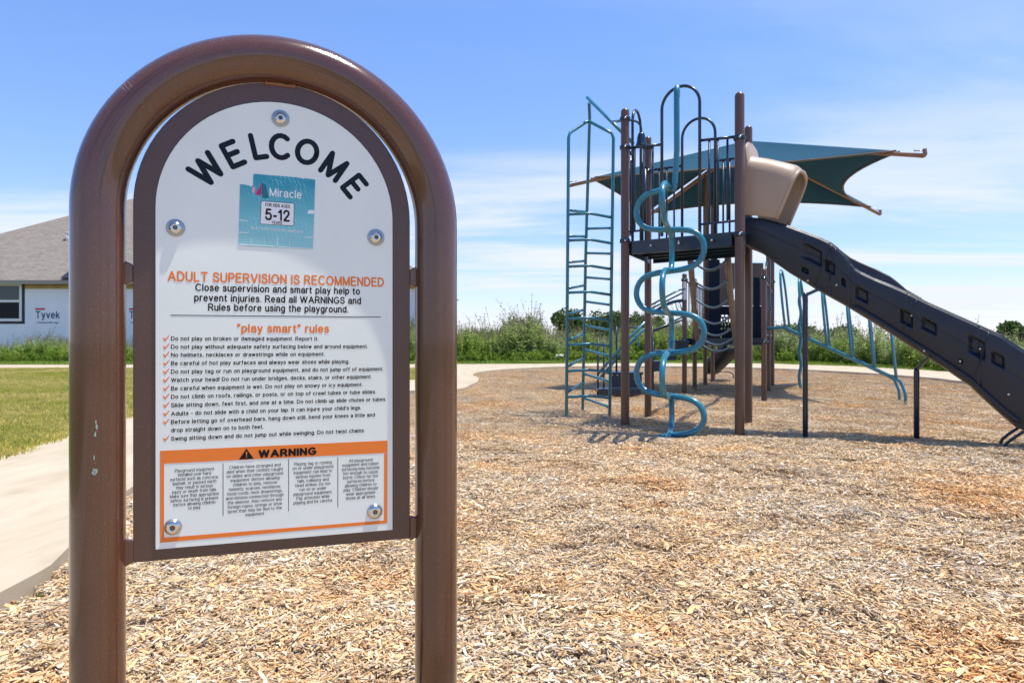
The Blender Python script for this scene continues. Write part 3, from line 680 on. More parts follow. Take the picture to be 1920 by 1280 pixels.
# rounded sans lettering drawn from strokes: capitals 1 high, x-height .73; '~' marks a curved stroke
def _arc(cx, cy, rx, ry, a0, a1, n=14): return ['~'] + [(cx+rx*math.cos(R(a0+(a1-a0)*k/n)), cy+ry*math.sin(R(a0+(a1-a0)*k/n))) for k in range(n+1)]
XH = .73
_o = lambda cx=.27: _arc(cx, .365, .27, .365, 0, 360)
GL = {
 'A': (.80, [[(0, 0), (.40, 1), (.80, 0)], [(.13, .32), (.67, .32)]]), 'B': (.62, [[(0, 0), (0, 1), (.32, 1)], _arc(.32, .77, .25, .23, 90, -90), [(.32, .54), (0, .54)], _arc(.34, .27, .28, .27, 90, -90), [(.34, 0), (0, 0)]]),
 'C': (.76, [_arc(.42, .5, .42, .5, 48, 312)]), 'D': (.70, [[(.26, 0), (0, 0), (0, 1), (.26, 1)], _arc(.26, .5, .44, .5, 90, -90)]), 'E': (.58, [[(.56, 1), (0, 1), (0, 0), (.58, 0)], [(0, .53), (.51, .53)]]),
 'F': (.54, [[(.54, 1), (0, 1), (0, 0)], [(0, .52), (.46, .52)]]), 'G': (.82, [_arc(.43, .5, .43, .5, 50, 330), [(.80, .22), (.82, .46), (.48, .46)]]), 'H': (.66, [[(0, 0), (0, 1)], [(.66, 0), (.66, 1)], [(0, .54), (.66, .54)]]),
 'I': (0, [[(0, 0), (0, 1)]]), 'J': (.45, [[(.45, 1), (.45, .25)], _arc(.225, .25, .225, .25, 0, -170)]), 'K': (.62, [[(0, 0), (0, 1)], [(.60, 1), (0, .38)], [(.2, .58), (.62, 0)]]), 'L': (.50, [[(0, 1), (0, 0), (.50, 0)]]),
 'M': (.80, [[(0, 0), (0, 1), (.40, .02), (.80, 1), (.80, 0)]]), 'N': (.66, [[(0, 0), (0, 1), (.66, 0), (.66, 1)]]), 'O': (.84, [_arc(.42, .5, .42, .5, 0, 360, 20)]), 'P': (.60, [[(0, 0), (0, 1), (.34, 1)], _arc(.34, .73, .26, .27, 90, -90), [(.34, .46), (0, .46)]]),
 'Q': (.84, [_arc(.42, .5, .42, .5, 0, 360, 20), [(.5, .25), (.84, -.05)]]), 'R': (.66, [[(0, 0), (0, 1), (.36, 1)], _arc(.36, .74, .26, .26, 90, -90), [(.36, .48), (0, .48)], [(.34, .48), (.48, .38), (.66, 0)]]),
 'S': (.62, [['~', (.58, .78), (.50, .94), (.30, 1), (.08, .92), (.04, .74), (.14, .59), (.34, .52), (.54, .44), (.62, .26), (.54, .07), (.32, 0), (.10, .05), (0, .24)]]), 'T': (.70, [[(0, 1), (.70, 1)], [(.35, 1), (.35, 0)]]),
 'U': (.66, [[(0, 1), (0, .33)], _arc(.33, .33, .33, .33, 180, 360), [(.66, .33), (.66, 1)]]), 'V': (.74, [[(0, 1), (.37, 0), (.74, 1)]]), 'W': (1.10, [[(0, 1), (.27, 0), (.55, 1), (.83, 0), (1.10, 1)]]), 'X': (.70, [[(0, 0), (.70, 1)], [(0, 1), (.70, 0)]]), 'Y': (.72, [[(0, 1), (.36, .45), (.72, 1)], [(.36, .45), (.36, 0)]]), 'Z': (.64, [[(0, 1), (.64, 1), (0, 0), (.64, 0)]]),
 'a': (.50, [['~', (.04, .53), (.10, .67), (.27, .73), (.44, .68), (.49, .53)], [(.49, .53), (.49, .12), (.52, 0)], ['~', (.49, .43), (.34, .40), (.12, .36), (.01, .21), (.07, .05), (.22, 0), (.40, .06), (.49, .20)]]), 'b': (.52, [[(0, 1), (0, 0)], _arc(.26, .365, .26, .365, 0, 360)]), 'c': (.48, [_arc(.26, .365, .26, .365, 45, 315)]), 'd': (.52, [[(.52, 1), (.52, 0)], _arc(.26, .365, .26, .365, 0, 360)]),
 'e': (.52, [[(.02, .39), (.52, .39)], _arc(.26, .365, .26, .365, 5, 318)]), 'f': (.30, [['~', (.32, .98), (.20, .99), (.13, .88), (.13, .70)], [(.13, .72), (.13, 0)], [(0, .70), (.28, .70)]]), 'g': (.50, [_arc(.25, .365, .25, .365, 0, 360), [(.50, .73), (.50, -.02)], ['~', (.50, -.02), (.46, -.22), (.25, -.29), (.03, -.20)]]), 'h': (.48, [[(0, 1), (0, 0)], ['~', (0, .46), (.08, .67), (.26, .73), (.43, .66), (.48, .46)], [(.48, .46), (.48, 0)]]),
 'i': (0, [[(0, .72), (0, 0)], [(0, .97), (0, 1.0)]]), 'j': (.08, [[(.08, .72), (.08, -.15)], ['~', (.08, -.15), (.03, -.27), (-.06, -.28)], [(.08, .97), (.08, 1)]]), 'k': (.44, [[(0, 1), (0, 0)], [(.42, .72), (0, .28)], [(.14, .42), (.45, 0)]]), 'l': (0, [[(0, 1), (0, 0)]]),
 'm': (.78, [[(0, .72), (0, 0)], ['~', (0, .46), (.06, .67), (.21, .73), (.35, .66), (.39, .46)], [(.39, .46), (.39, 0)], ['~', (.39, .46), (.45, .67), (.60, .73), (.74, .66), (.78, .46)], [(.78, .46), (.78, 0)]]), 'n': (.46, [[(0, .72), (0, 0)], ['~', (0, .46), (.07, .67), (.24, .73), (.41, .66), (.46, .46)], [(.46, .46), (.46, 0)]]), 'o': (.54, [_o()]), 'p': (.52, [[(0, .72), (0, -.28)], _arc(.26, .365, .26, .365, 0, 360)]),
 'q': (.52, [[(.52, .72), (.52, -.28)], _arc(.26, .365, .26, .365, 0, 360)]), 'r': (.27, [[(0, .72), (0, 0)], ['~', (0, .44), (.06, .64), (.17, .72), (.28, .71)]]), 's': (.42, [['~', (.39, .56), (.33, .69), (.20, .73), (.06, .68), (.03, .54), (.12, .43), (.26, .38), (.40, .31), (.42, .17), (.34, .04), (.20, 0), (.06, .04), (0, .18)]]), 't': (.28, [[(.12, .92), (.12, .14)], ['~', (.12, .14), (.17, .02), (.28, .01)], [(0, .70), (.27, .70)]]),
 'u': (.46, [[(0, .72), (0, .28)], ['~', (0, .28), (.06, .07), (.22, 0), (.39, .06), (.46, .26)], [(.46, .72), (.46, 0)]]), 'v': (.48, [[(0, .72), (.24, 0), (.48, .72)]]), 'w': (.74, [[(0, .72), (.19, 0), (.37, .70), (.55, 0), (.74, .72)]]), 'x': (.46, [[(0, 0), (.46, .72)], [(0, .72), (.46, 0)]]), 'y': (.48, [[(0, .72), (.25, .02)], [(.48, .72), (.22, -.12), (.14, -.25), (.03, -.27)]]), 'z': (.42, [[(0, .72), (.42, .72), (0, 0), (.42, 0)]]),
 '1': (.26, [[(0, .78), (.24, 1), (.24, 0)]]), '2': (.56, [['~', (.02, .74), (.08, .92), (.28, 1), (.48, .92), (.54, .74), (.44, .52), (.20, .25), (.02, 0)], [(.02, 0), (.56, 0)]]), '5': (.56, [[(.50, 1), (.10, 1), (.04, .52)], ['~', (.04, .52), (.18, .62), (.36, .62), (.52, .50), (.56, .30), (.48, .08), (.26, 0), (.07, .06), (0, .22)]]),
 '-': (.26, [[(0, .37), (.26, .37)]]), '.': (0, [[(0, .0), (0, .03)]]), ',': (.05, [[(.05, .03), (0, -.16)]]), '!': (0, [[(0, 1), (0, .32)], [(0, 0), (0, .03)]]), '\u2019': (.05, [[(.05, 1), (0, .78)]]), '\u201c': (.22, [[(.05, 1.02), (0, .80)], [(.22, 1.02), (.17, .80)]]), '\u201d': (.22, [[(.05, 1.02), (0, .80)], [(.22, 1.02), (.17, .80)]])}
def text_mesh(txt, bold=0.0, space=1.0, res=3, wt=None, gap=.16):
    """flat lettering; baseline y=0, capitals .70 high; each stroke lies a hair above the one before"""
    h = (wt if wt else .15+bold)/2; vs = []; fs = []; x = 0.0; n_s = 0
    cap = 10 if res > 3 else 6
    def disc(c, z):
        o = len(vs); vs.extend([(c[0]+h*math.cos(2*math.pi*k/cap), c[1]+h*math.sin(2*math.pi*k/cap), z) for k in range(cap)]); fs.append(tuple(range(o, o+cap)))
    def strip(P, z):
        n = len(P); o = len(vs)
        for i in range(n):
            a = P[max(i-1, 0)]; b = P[min(i+1, n-1)]; dx, dy = b[0]-a[0], b[1]-a[1]; l = math.hypot(dx, dy) or 1; nx, ny = -dy/l*h, dx/l*h
            vs.append((P[i][0]+nx, P[i][1]+ny, z)); vs.append((P[i][0]-nx, P[i][1]-ny, z))
        fs.extend([(o+2*i, o+2*i+1, o+2*i+3, o+2*i+2) for i in range(n-1)])
    for ch in txt:
        if ch == ' ': x += .30+gap; continue
        w_, st = GL[ch]
        for s_ in st:
            k = 0
            if s_[0] == '~':
                P = [(p[0]+x, p[1]) for p in s_[1:]]
                if len(P) < 14: P = [(v.x, v.y) for v in bez([Vector((p[0], p[1], 0)) for p in P], 4 if res > 3 else 3)]
                z = (n_s % 5)*3e-5; strip(P, z); disc(P[0], z+1.2e-5); disc(P[-1], z+1.2e-5); n_s += 1
            else:
                P = [(p[0]+x, p[1]) for p in s_]
                for a, b in zip(P, P[1:]): z = (n_s % 5)*3e-5; strip([a, b], z); disc(a, z+1.2e-5); n_s += 1
                disc(P[-1], z+1.8e-5)
        x += w_+(gap+2*h*.75)*space
    me = bpy.data.meshes.new('print'); me.from_pydata([(v[0]*.7, v[1]*.7, v[2]) for v in vs], [], fs); return me
house()

# ------------------------------------------------------------------ stones
def stone(loc, r, name, label, mat, seed, flatk=.55):
    bm = bmesh.new(); bmesh.ops.create_icosphere(bm, subdivisions=3, radius=1); rd = random.Random(seed); k = [Vector((rd.gauss(0, 1), rd.gauss(0, 1), rd.gauss(0, 1))).normalized() for _ in range(9)]
    for v in bm.verts:
        d = v.co.normalized(); s_ = 1
        for q in k: s_ = min(s_, .80/max(.01, d.dot(q))) if d.dot(q) > .75 else s_
        v.co = d*r*s_*(1+.03*math.sin(d.x*9+d.z*7)); v.co.z *= flatk
    me = bpy.data.meshes.new(name); bm.to_mesh(me); bm.free()
    me.materials.append(M[mat]); o = bpy.data.objects.new(name, me); o.location = loc; o.rotation_euler = (0, 0, rd.uniform(0, 6)); COL.objects.link(o); tag(o, label, 'stone'); return o
p = G(327, 1098); stone((p.x, p.y, .012), .043, 'stone', 'sandy yellow stone lying in the wood chips under the welcome sign', 'stone', 4, .7)
p = G(1052, 682); stone((p.x, p.y+.3, .25), .36, 'boulder', 'pale rounded boulder at the verge left of the teal ladder', 'hull', 8, .6)
sp_pts = []
for px, py in ((262, 1062), (276, 1070), (284, 1095), (318, 1055), (290, 1103), (404, 1095), (75, 960*1.0+160), (268, 1074), (280, 1090), (70, 1125)):
    g = G(px, py); sp_pts.append((g.x, g.y, .0, rnd.uniform(0, 6), (0, 0), rnd.uniform(.2, .4), rnd.randrange(2)))
spr = [proto('sprout', weed(300+i, .07, 16, .03, False, .03, 5, .3), ['herbs']) for i in range(2)]
tag(scatter('sprouts', spr, sp_pts), 'tiny green sprouts coming up through the chips under the sign')

# ------------------------------------------------------------------ WELCOME SIGN
PA = Vector((-.749, 1.235, 0)); PB = Vector((-.161, 1.447, 0)); E_ = (PB-PA).normalized(); NRM = Vector((E_.y, -E_.x, 0)); SW = (PB-PA).length
def S3(u, z, off=0.0): return PA+E_*u+NRM*off+Vector((0, 0, z))
def SP(px, py, off=0.0):
    """(u,z) on the sign plane"""
    k = (px-960)/F; P0 = PA+NRM*off; s = (k*P0.y-P0.x)/(E_.x-k*E_.y); D = P0.y+E_.y*s; return s, CAM_H+(640-py)/F*D
sign = empty('welcome_sign', S3(SW/2, 0), 'brown arched welcome sign with white rules panel standing in the wood chips', 'sign')
TR_ = .0445; RA = SW/2; ZS = 1.238
mb = MB(); path = [S3(0, -.3), S3(0, .4), S3(0, .9), S3(0, ZS-.1)]
for i in range(0, 49): a = math.pi*(1-i/48); path.append(S3(SW/2+RA*math.cos(a), ZS+RA*math.sin(a)*1.0))
path += [S3(SW, ZS-.1), S3(SW, .9), S3(SW, .4), S3(SW, -.3)]
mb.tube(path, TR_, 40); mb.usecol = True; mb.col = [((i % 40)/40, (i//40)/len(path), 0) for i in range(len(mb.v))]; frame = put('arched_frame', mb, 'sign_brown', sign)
# backing plate
def arch_poly(u0, u1, z0, zt, off, n=40):
    r = (u1-u0)/2; zs = zt-r; out = [S3(u0, z0[0], off), S3(u1, z0[1], off)]
    for i in range(n+1): a = math.pi*i/n; out.append(S3((u0+u1)/2+r*math.cos(a), zs+r*math.sin(a), off))
    return out
uL, _ = SP(247, 640, .003); uR, _ = SP(776, 640, .003)
uL = .0445+.012; uR = SW-.0445-.012 if SW-.0445-.012 < uR+.02 else uR
_, zb = SP(245, 1055, .003); _, zb2 = SP(778, 1008, .003); _, zt = SP(525, 153, .003)
zt_plate = ZS+RA-TR_-.001
plate = MB(); plate.prism(arch_poly(uL, uR, (zb, zb2), zt_plate, .003), NRM*-.006)
put('backing_plate', plate, 'plate_brown', sign, bevel=.001)
wl_, _ = SP(291.5, 640, .006); wr_, _ = SP(736, 640, .006); _, wb1 = SP(288, 1030, .006); _, wb2 = SP(733, 993, .006); _, wt = SP(520, 192, .006)
zb_avg = (wb1+wb2)/2
face = MB(); face.prism(arch_poly(wl_, wr_, (wb1, wb2), wt, .0062), NRM*-.003)
face_o = put('sign_face', face, 'sign_white', sign, bevel=.0006)
# weld tabs
for (u, z, sx) in ((.0445+.004, SP(240, 512)[1], 1), (SW-.0445-.004, SP(776, 520)[1], -1)):
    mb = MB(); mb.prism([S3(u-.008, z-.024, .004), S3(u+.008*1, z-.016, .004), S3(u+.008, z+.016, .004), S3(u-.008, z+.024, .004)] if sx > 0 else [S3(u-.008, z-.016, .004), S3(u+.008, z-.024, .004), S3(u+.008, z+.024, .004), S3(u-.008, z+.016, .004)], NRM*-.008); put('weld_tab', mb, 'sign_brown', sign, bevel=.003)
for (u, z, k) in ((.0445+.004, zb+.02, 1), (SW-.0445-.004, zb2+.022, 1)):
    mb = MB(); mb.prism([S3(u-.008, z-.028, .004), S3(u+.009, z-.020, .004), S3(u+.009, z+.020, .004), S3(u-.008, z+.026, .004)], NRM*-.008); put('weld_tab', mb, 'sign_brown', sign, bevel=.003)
mb = MB(); rd = random.Random(5)
pp = [S3(SW/2-.028+.056*i/9, ZS+RA-TR_-.004+rd.uniform(-.001, .001), .004) for i in range(10)]
mb.tube(pp, [.0025+rd.uniform(0, .003) for _ in pp], 8); put('weld_bead', mb, 'rust', sign, label='rusty lumpy weld at the top of the plate')

# lettering: all print is a child of the sign face
def print_mesh(me, mat, name='lettering', parent=None): return put(name, me, mat, parent or face_o)
OFFT = .0066
def line(txt, x0, x1, yb_, hc, mat, bold=.012, space=1.0, off=OFFT, at='left', parent=None, tilt=None, gap=.16):
    """text from pixel x0 to x1 with its baseline through (x at left/mid, yb_); hc = cap height in px there"""
    xm = x0 if at == 'left' else (x0+x1)/2
    u0, _ = SP(x0, yb_, off); u1, _ = SP(x1, yb_, off); um, z = SP(xm, yb_, off); hh = SP(xm, yb_-hc, off)[1]-z
    me = text_mesh(txt, bold, space, gap=gap); a = min(v.co.x for v in me.vertices); b = max(v.co.x for v in me.vertices); sx = (u1-u0)/(b-a)
    for v in me.vertices: v.co = S3(u0+(v.co.x-a)*sx, z+v.co.y*hh/.70+(tilt or 0)*(v.co.x-a)*sx, off+v.co.z)-root_loc(sign)
    me.update(); return print_mesh(me, mat, 'lettering', parent)
def quad(px, mat, name, off=OFFT, th=.0003, parent=None):
    mb = MB(); P = [S3(*SP(x, y, off), off) for x, y in px]; mb.prism(P, NRM*-th); return put(name, mb, mat, parent or face_o, fix=True)
line('ADULT SUPERVISION IS RECOMMENDED', 314, 720, 531, 15.5, 'orange', .065, at='mid')
line('Close supervision and smart play help to', 366, 675, 548, 11.5, 'black', .050, at='mid')
line('prevent injuries. Read all WARNINGS and', 364, 677, 566.5, 11.5, 'black', .050, at='mid')
line('Rules before using the playground.', 390, 653, 583.5, 11.5, 'black', .050, at='mid')
quad([(320, 590), (714, 593.8), (714, 595), (320, 591.3)], 'black', 'rule_line')
line('\u201cplay smart\u201d rules', 444, 617, 622.5, 13.5, 'orange', .075, at='mid')
items = [('Do not play on broken or damaged equipment. Report it.', 597, 637.9), ('Do not play without adequate safety surfacing below and around equipment.', 690, 653.4), ('No helmets, necklaces or drawstrings while on equipment.', 609, 668.6),
 ('Be careful of hot play surfaces and always wear shoes while playing.', 655, 684.2), ('Do not play tag or run on playground equipment, and do not jump off of equipment.', 719, 700), ('Watch your head! Do not run under bridges, decks, stairs, or other equipment.', 697, 715.6),
 ('Be careful when equipment is wet. Do not play on snowy or icy equipment.', 680, 731.4), ('Do not climb on roofs, railings, or posts, or on top of crawl tubes or tube slides.', 705, 747), ('Slide sitting down, feet first, and one at a time. Do not climb up slide chutes or tubes.', 724, 762.8),
 ('Adults - do not slide with a child on your lap. It can injure your child\u2019s legs.', 677, 778.6), ('Before letting go of overhead bars, hang down still, bend your knees a little and', 703, 794.2), ('drop straight down on to both feet.', 494, 809.6), ('Swing sitting down and do not jump out while swinging. Do not twist chains.', 684, 825.5)]
for i, (t, xr_, yb_) in enumerate(items):
    line(t, 320.5, xr_, yb_, 6.8, 'black', .045)
    if i != 11:
        quad([(305.5, yb_-4.2), (307.5, yb_-5.6), (309.5, yb_-2.2), (317, yb_-10.2), (318, yb_-9.6), (309.8, yb_+1.6), (308.6, yb_+1.2)], 'orange', 'check_mark')
# warning frame: four bars butted end to end
A0, B0, C0, D0_ = (300, 844.8), (726.7, 825.4), (726.2, 980.2), (300, 1017)
A1, B1, C1, D1 = (307.6, 868.8), (720.3, 848.8), (720, 974.8), (307.6, 1007.2)
quad([A0, B0, (726.7, 848.5), (300, 869.2)], 'orange', 'warning_border'); quad([(300, 869.6), (307.6, 869.2), D1, (300, 1007.8)], 'orange', 'warning_border')
quad([(720.3, 849.2), (726.7, 848.9), (726.3, 974.3), (720, 974.8)], 'orange', 'warning_border'); quad([(300, 1008), (726.3, 974.6), C0, D0_], 'orange', 'warning_border')
line('WARNING', 484.5, 593.5, 853.6, 11.5, 'black', .16, at='mid', off=.0070, tilt=0)
quad([(448, 861), (462, 840.5), (476, 859.6)], 'black', 'warning_triangle', .0070)
quad([(461, 846.5), (463.6, 846.4), (462.9, 854), (461.6, 854)], 'orange', 'exclamation_mark', .0074); quad([(461.2, 855.4), (463.2, 855.3), (463.2, 857.4), (461.2, 857.5)], 'orange', 'exclamation_mark', .0074)
cols = [(365, 880.5, 951.5, ['Playground equipment', 'installed over hard', 'surfaces such as concrete,', 'asphalt, or packed earth', 'may result in serious', 'injury or death from falls.', 'Make sure that appropriate', 'safety surfacing is present', 'before allowing children', 'to play.'], 92),
 (478.5, 873.5, 963.3, ['Children have strangled and', 'died when their clothes caught', 'on slides and other playground', 'equipment. Before allowing', 'children to play, remove', 'helmets, scarves, necklaces,', 'hood cords, neck drawstrings,', 'and mittens connected through', 'the sleeves. Also remove any', 'foreign ropes, strings or shoe', 'laces that may be tied to the', 'equipment.'], 108),
 (587, 868, 940, ['Playing tag or running', 'on or under playground', 'equipment can lead to', 'serious injuries from', 'falls, collisions and', 'head strikes. Do not', 'run on or under', 'playground equipment.', 'Pay attention while', 'playing and be careful.'], 76),
 (676.5, 862.5, 932, ['All playground', 'equipment and rubber', 'surfacing may become', 'hot enough to cause', 'burns. Check for hot', 'surfaces before', 'allowing children to', 'play. Children should', 'wear appropriate', 'shoes at all times.'], 71)]
for cx, y0, y1, ls, wmax in cols:
    meshes = [text_mesh(t, wt=.135, gap=.14) for t in ls]; nat = [max(v.co.x for v in m_.vertices)-min(v.co.x for v in m_.vertices) for m_ in meshes]
    cu, _ = SP(cx, y0, OFFT); ua, _ = SP(cx-wmax/2, y0, OFFT); ub, _ = SP(cx+wmax/2, y0, OFFT); sx = (ub-ua)/max(nat)
    for i, m_ in enumerate(meshes):
        yc = y0+(y1-y0)*i/(len(ls)-1); _, z = SP(cx, yc+2.4, OFFT); hh = SP(cx, yc-3.0, OFFT)[1]-z; a = min(v.co.x for v in m_.vertices)
        for v in m_.vertices: v.co = S3(cu+(v.co.x-a-nat[i]/2)*sx, z+v.co.y*hh/.70, OFFT+v.co.z)-root_loc(sign)
        m_.update(); print_mesh(m_, 'black')
for x, y0, y1 in ((418.3, 868, 966), (541.3, 861, 958), (633.5, 857, 950)): quad([(x-.5, y0), (x+.5, y0), (x+.5, y1), (x-.5, y1)], 'black', 'column_rule')
# arched WELCOME
ring = [SP(388, 318, OFFT), SP(524, 275, OFFT), SP(667, 350, OFFT)]
def circ(a, b, c):
    ax, ay = a; bx, by = b; cx, cy = c; d = 2*(ax*(by-cy)+bx*(cy-ay)+cx*(ay-by))
    ux = ((ax*ax+ay*ay)*(by-cy)+(bx*bx+by*by)*(cy-ay)+(cx*cx+cy*cy)*(ay-by))/d; uy = ((ax*ax+ay*ay)*(cx-bx)+(bx*bx+by*by)*(ax-cx)+(cx*cx+cy*cy)*(bx-ax))/d
    return ux, uy, math.hypot(ax-ux, ay-uy)
cu, cz, cr = circ(*ring)
LH = SP(524, 253, OFFT)[1]-SP(524, 297, OFFT)[1]
for ch, px, py, wk in (('W', 388, 318, 1.0), ('E', 437, 289, .95), ('L', 485, 274, .95), ('C', 524, 275, .98), ('O', 576, 285, 1.0), ('M', 626, 313, .98), ('E', 665, 349, .95)):
    u, z = SP(px, py, OFFT); ang = math.atan2(z-cz, u-cu)-math.pi/2
    me = text_mesh(ch, wt=.235, res=8); xs = [v.co.x for v in me.vertices]; mx = (min(xs)+max(xs))/2; s_ = LH/.745
    for v in me.vertices:
        a = (v.co.x-mx)*s_*wk; b = (v.co.y-.35)*s_; v.co = S3(u+a*math.cos(ang)-b*math.sin(ang), z+a*math.sin(ang)+b*math.cos(ang), OFFT+v.co.z)-root_loc(sign)
    me.update(); print_mesh(me, 'ink')
# age sticker (torn), stuck on the face
stk = quad([(475, 327), (479, 326.2), (500, 328.2), (530, 330.5), (560, 333), (569, 335.5), (572, 334.4), (591, 337), (589, 400), (586.5, 467.8), (520, 464.5), (470, 462), (447, 459.6), (448.6, 400), (450, 345.5), (463, 346.8), (471, 350), (474.6, 347)], 'sticker', 'age_sticker', .0069, .0004, parent=sign)
OS = .0073
def sq(px, mat, name, off=OS): return quad(px, mat, name, off, .0002, parent=stk)
sq([(490, 342), (486.5, 352), (480, 362), (481, 365.5), (488.6, 366.5), (489.6, 364)], 'magenta', 'logo_mark'); sq([(474, 349), (478.5, 352.5), (477.6, 361.5), (472, 361)], 'pink', 'logo_mark')
sq([(490.6, 343), (498, 346.5), (504, 371.5), (492.4, 371.8), (490.6, 364)], 'deepteal', 'logo_mark')
line('Miracle', 505.5, 565.5, 369, 13.5, 'white', .012, off=OS, at='mid', parent=stk, tilt=-.02)
sq([(489.6, 377.5), (491, 376.6), (550, 381), (551.8, 382.5), (551, 422), (549.5, 423.6), (489, 420.2), (487.6, 418.4)], 'black', 'age_panel_outline')
sq([(490.4, 378.3), (491.4, 377.5), (549.6, 381.8), (551, 383), (550.2, 421.5), (549, 422.7), (489.6, 419.5), (488.4, 418)], 'white', 'age_panel', .0077)
line('FOR KIDS AGES', 497.5, 543.5, 387.8, 5.4, 'black', .03, off=.0081, at='mid', parent=stk, tilt=-.02)
line('5-12', 497, 543.5, 412.2, 18.5, 'black', .05, off=.0081, at='mid', parent=stk, tilt=-.02)
line('YEARS', 509.5, 529, 419.6, 4.6, 'black', .03, off=.0081, at='mid', parent=stk, tilt=-.02)
line('ADULT SUPERVISION RECOMMENDED', 469, 568, 431.5, 4.2, 'white', .01, off=OS, at='mid', parent=stk, tilt=-.03)
for P in ([(448.4, 411.5), (465, 413.5), (465, 414.8), (448.4, 413.3)], [(448, 434.5), (465, 435.8), (465, 437), (448, 436.2)], [(571, 444), (587.4, 444.5), (587.4, 445.8), (571, 445.2)], [(579, 393.5), (589, 394.5), (588.6, 401), (576, 400.5)], [(447.4, 457.2), (500, 460), (517, 461.2), (517, 462.4), (447.4, 458.8)], [(519, 446), (520.6, 446), (520.8, 461), (519.6, 461)], [(521, 462), (586, 465.6), (585.8, 467), (521, 463.2)]):
    sq(P, 'white', 'scraped_patch')
for x in (470.5, 495, 542.5): sq([(x, 447), (x+.7, 447), (x+.7, 461), (x, 461)], 'white', 'scraped_patch')
# bolts
def bolt(px, py, rw, rb, i):
    u, z = SP(px, py, .009); c = S3(u, z, .0066)
    mb = MB(); mb.lathe(c, NRM, [(0, rw), (.0012, rw), (.0016, rw*.93), (.0017, 0.0)], 32); ws = put('washer', mb, 'washer', sign)
    mb = MB(); mb.lathe(c, NRM, [(.0014, rb), (.0035, rb*.98), (.0062, rb*.82), (.0080, rb*.55), (.0086, rb*.34), (.0066, rb*.31)], 32)
    bo = put('bolt', mb, 'steel', sign)
    mb = MB(); mb.lathe(c, NRM, [(.0066, rb*.31), (.0067, 0)], 24); vs = []; n = 36
    star = [c+NRM*.0070+(E_*math.cos(a)+Vector((0, 0, 1))*math.sin(a))*rb*(.21+.065*math.cos(6*a)) for a in [2*math.pi*k/n for k in range(n)]]
    mb.prism(star, NRM*.0004); mb.lathe(c, NRM, [(.0066, rb*.09), (.0086, rb*.08), (.0088, 0)], 10)
    put('socket', mb, 'steel_dark', bo)
for i, (px, py, rw, rb) in enumerate(((526, 222, .0165, .0120), (329, 427, .0160, .0120), (705, 445, .0170, .0125), (324, 988, .0150, .0140), (703, 958.5, .0155, .0145))): bolt(px, py, rw, rb, i)
# paint chips and scratches, thin flakes lying on the tube
def on_tube(px, py, axis_pt, r, lift=.0004):
    """first hit of the line of sight with a vertical tube"""
    d = Vector(((px-960)/F, 1, 0)); o = Vector((0, 0, 0)); c = axis_pt; a = d.dot(d); b = -2*d.dot(c); q = c.dot(c)-(r+lift)**2; t = (-b-math.sqrt(max(0, b*b-4*a*q)))/(2*a); return Vector((d.x*t, d.y*t, CAM_H+(640-py)/F*t))
rd = random.Random(12)
def flake(cx, cy, rx, ry, mat, n=9, name='paint_chip'):
    ps = []
    for k in range(n): a = 2*math.pi*k/n; s_ = rd.uniform(.55, 1.1); ps.append(on_tube(cx+rx*math.cos(a)*s_, cy+ry*math.sin(a)*s_, PA, TR_))
    mb = MB(); mb.add(ps, [tuple(range(n))]); put(name, mb, mat, sign)
for cx, cy, rx, ry, m_ in ((179.5, 791, 1.8, 4.5, 'chip_green'), (181, 800, 2.4, 7, 'chip_green'), (178.5, 814, 2.6, 6, 'chip_green'), (177, 783, 1.5, 2.5, 'chip_red'), (182, 808, 1, 3, 'chip_red'), (176.5, 857, 1.5, 5, 'chip_green'), (179, 868, 1.2, 4, 'chip_red'), (177.5, 884, 6.6, 8.5, 'chip_green'), (177.5, 884, 4.2, 6.4, 'chip_grey')):
    flake(cx, cy, rx, ry, m_)

def scratches(name, segs, mat):
    """fine scratches lying on the arch's front, given by angle along the arch and height on the tube"""
    mb = MB()
    for a0, b0, a1, b1, wd in segs:
        P = []
        for k in range(5):
            a = R(lerp(a0, a1, k/4)); b = R(lerp(b0, b1, k/4)); rad = Vector((0, 0, 0))+E_*math.cos(a)+Vector((0, 0, 1))*math.sin(a)
            P.append(S3(SW/2+RA*math.cos(a), ZS+RA*math.sin(a))+(NRM*math.cos(b)+rad*math.sin(b))*(TR_+.0002))
        mb.tube(P, wd, 4)
    put(name, mb, mat, sign)
rd = random.Random(21)
sg = []
for k in range(9): sg.append((142-k*.35+rd.uniform(-.5, .5), 34+rd.uniform(-14, 14), 141.5-k*.35, 46+rd.uniform(-16, 16), .00022))
for k in range(26): a = 122-k*1.0; sg.append((a, 32+rd.uniform(-3, 3), a+.35, 40+rd.uniform(-3, 3), .00018))
for k in range(40): a = rd.uniform(58, 104); b = rd.uniform(34, 66); sg.append((a, b, a+rd.uniform(-.6, .6), b+rd.uniform(-5, 5), .00022))
scratches('scratches', sg, 'scratch')
bpy.data.objects['scratches']['kind'] = 'stuff'

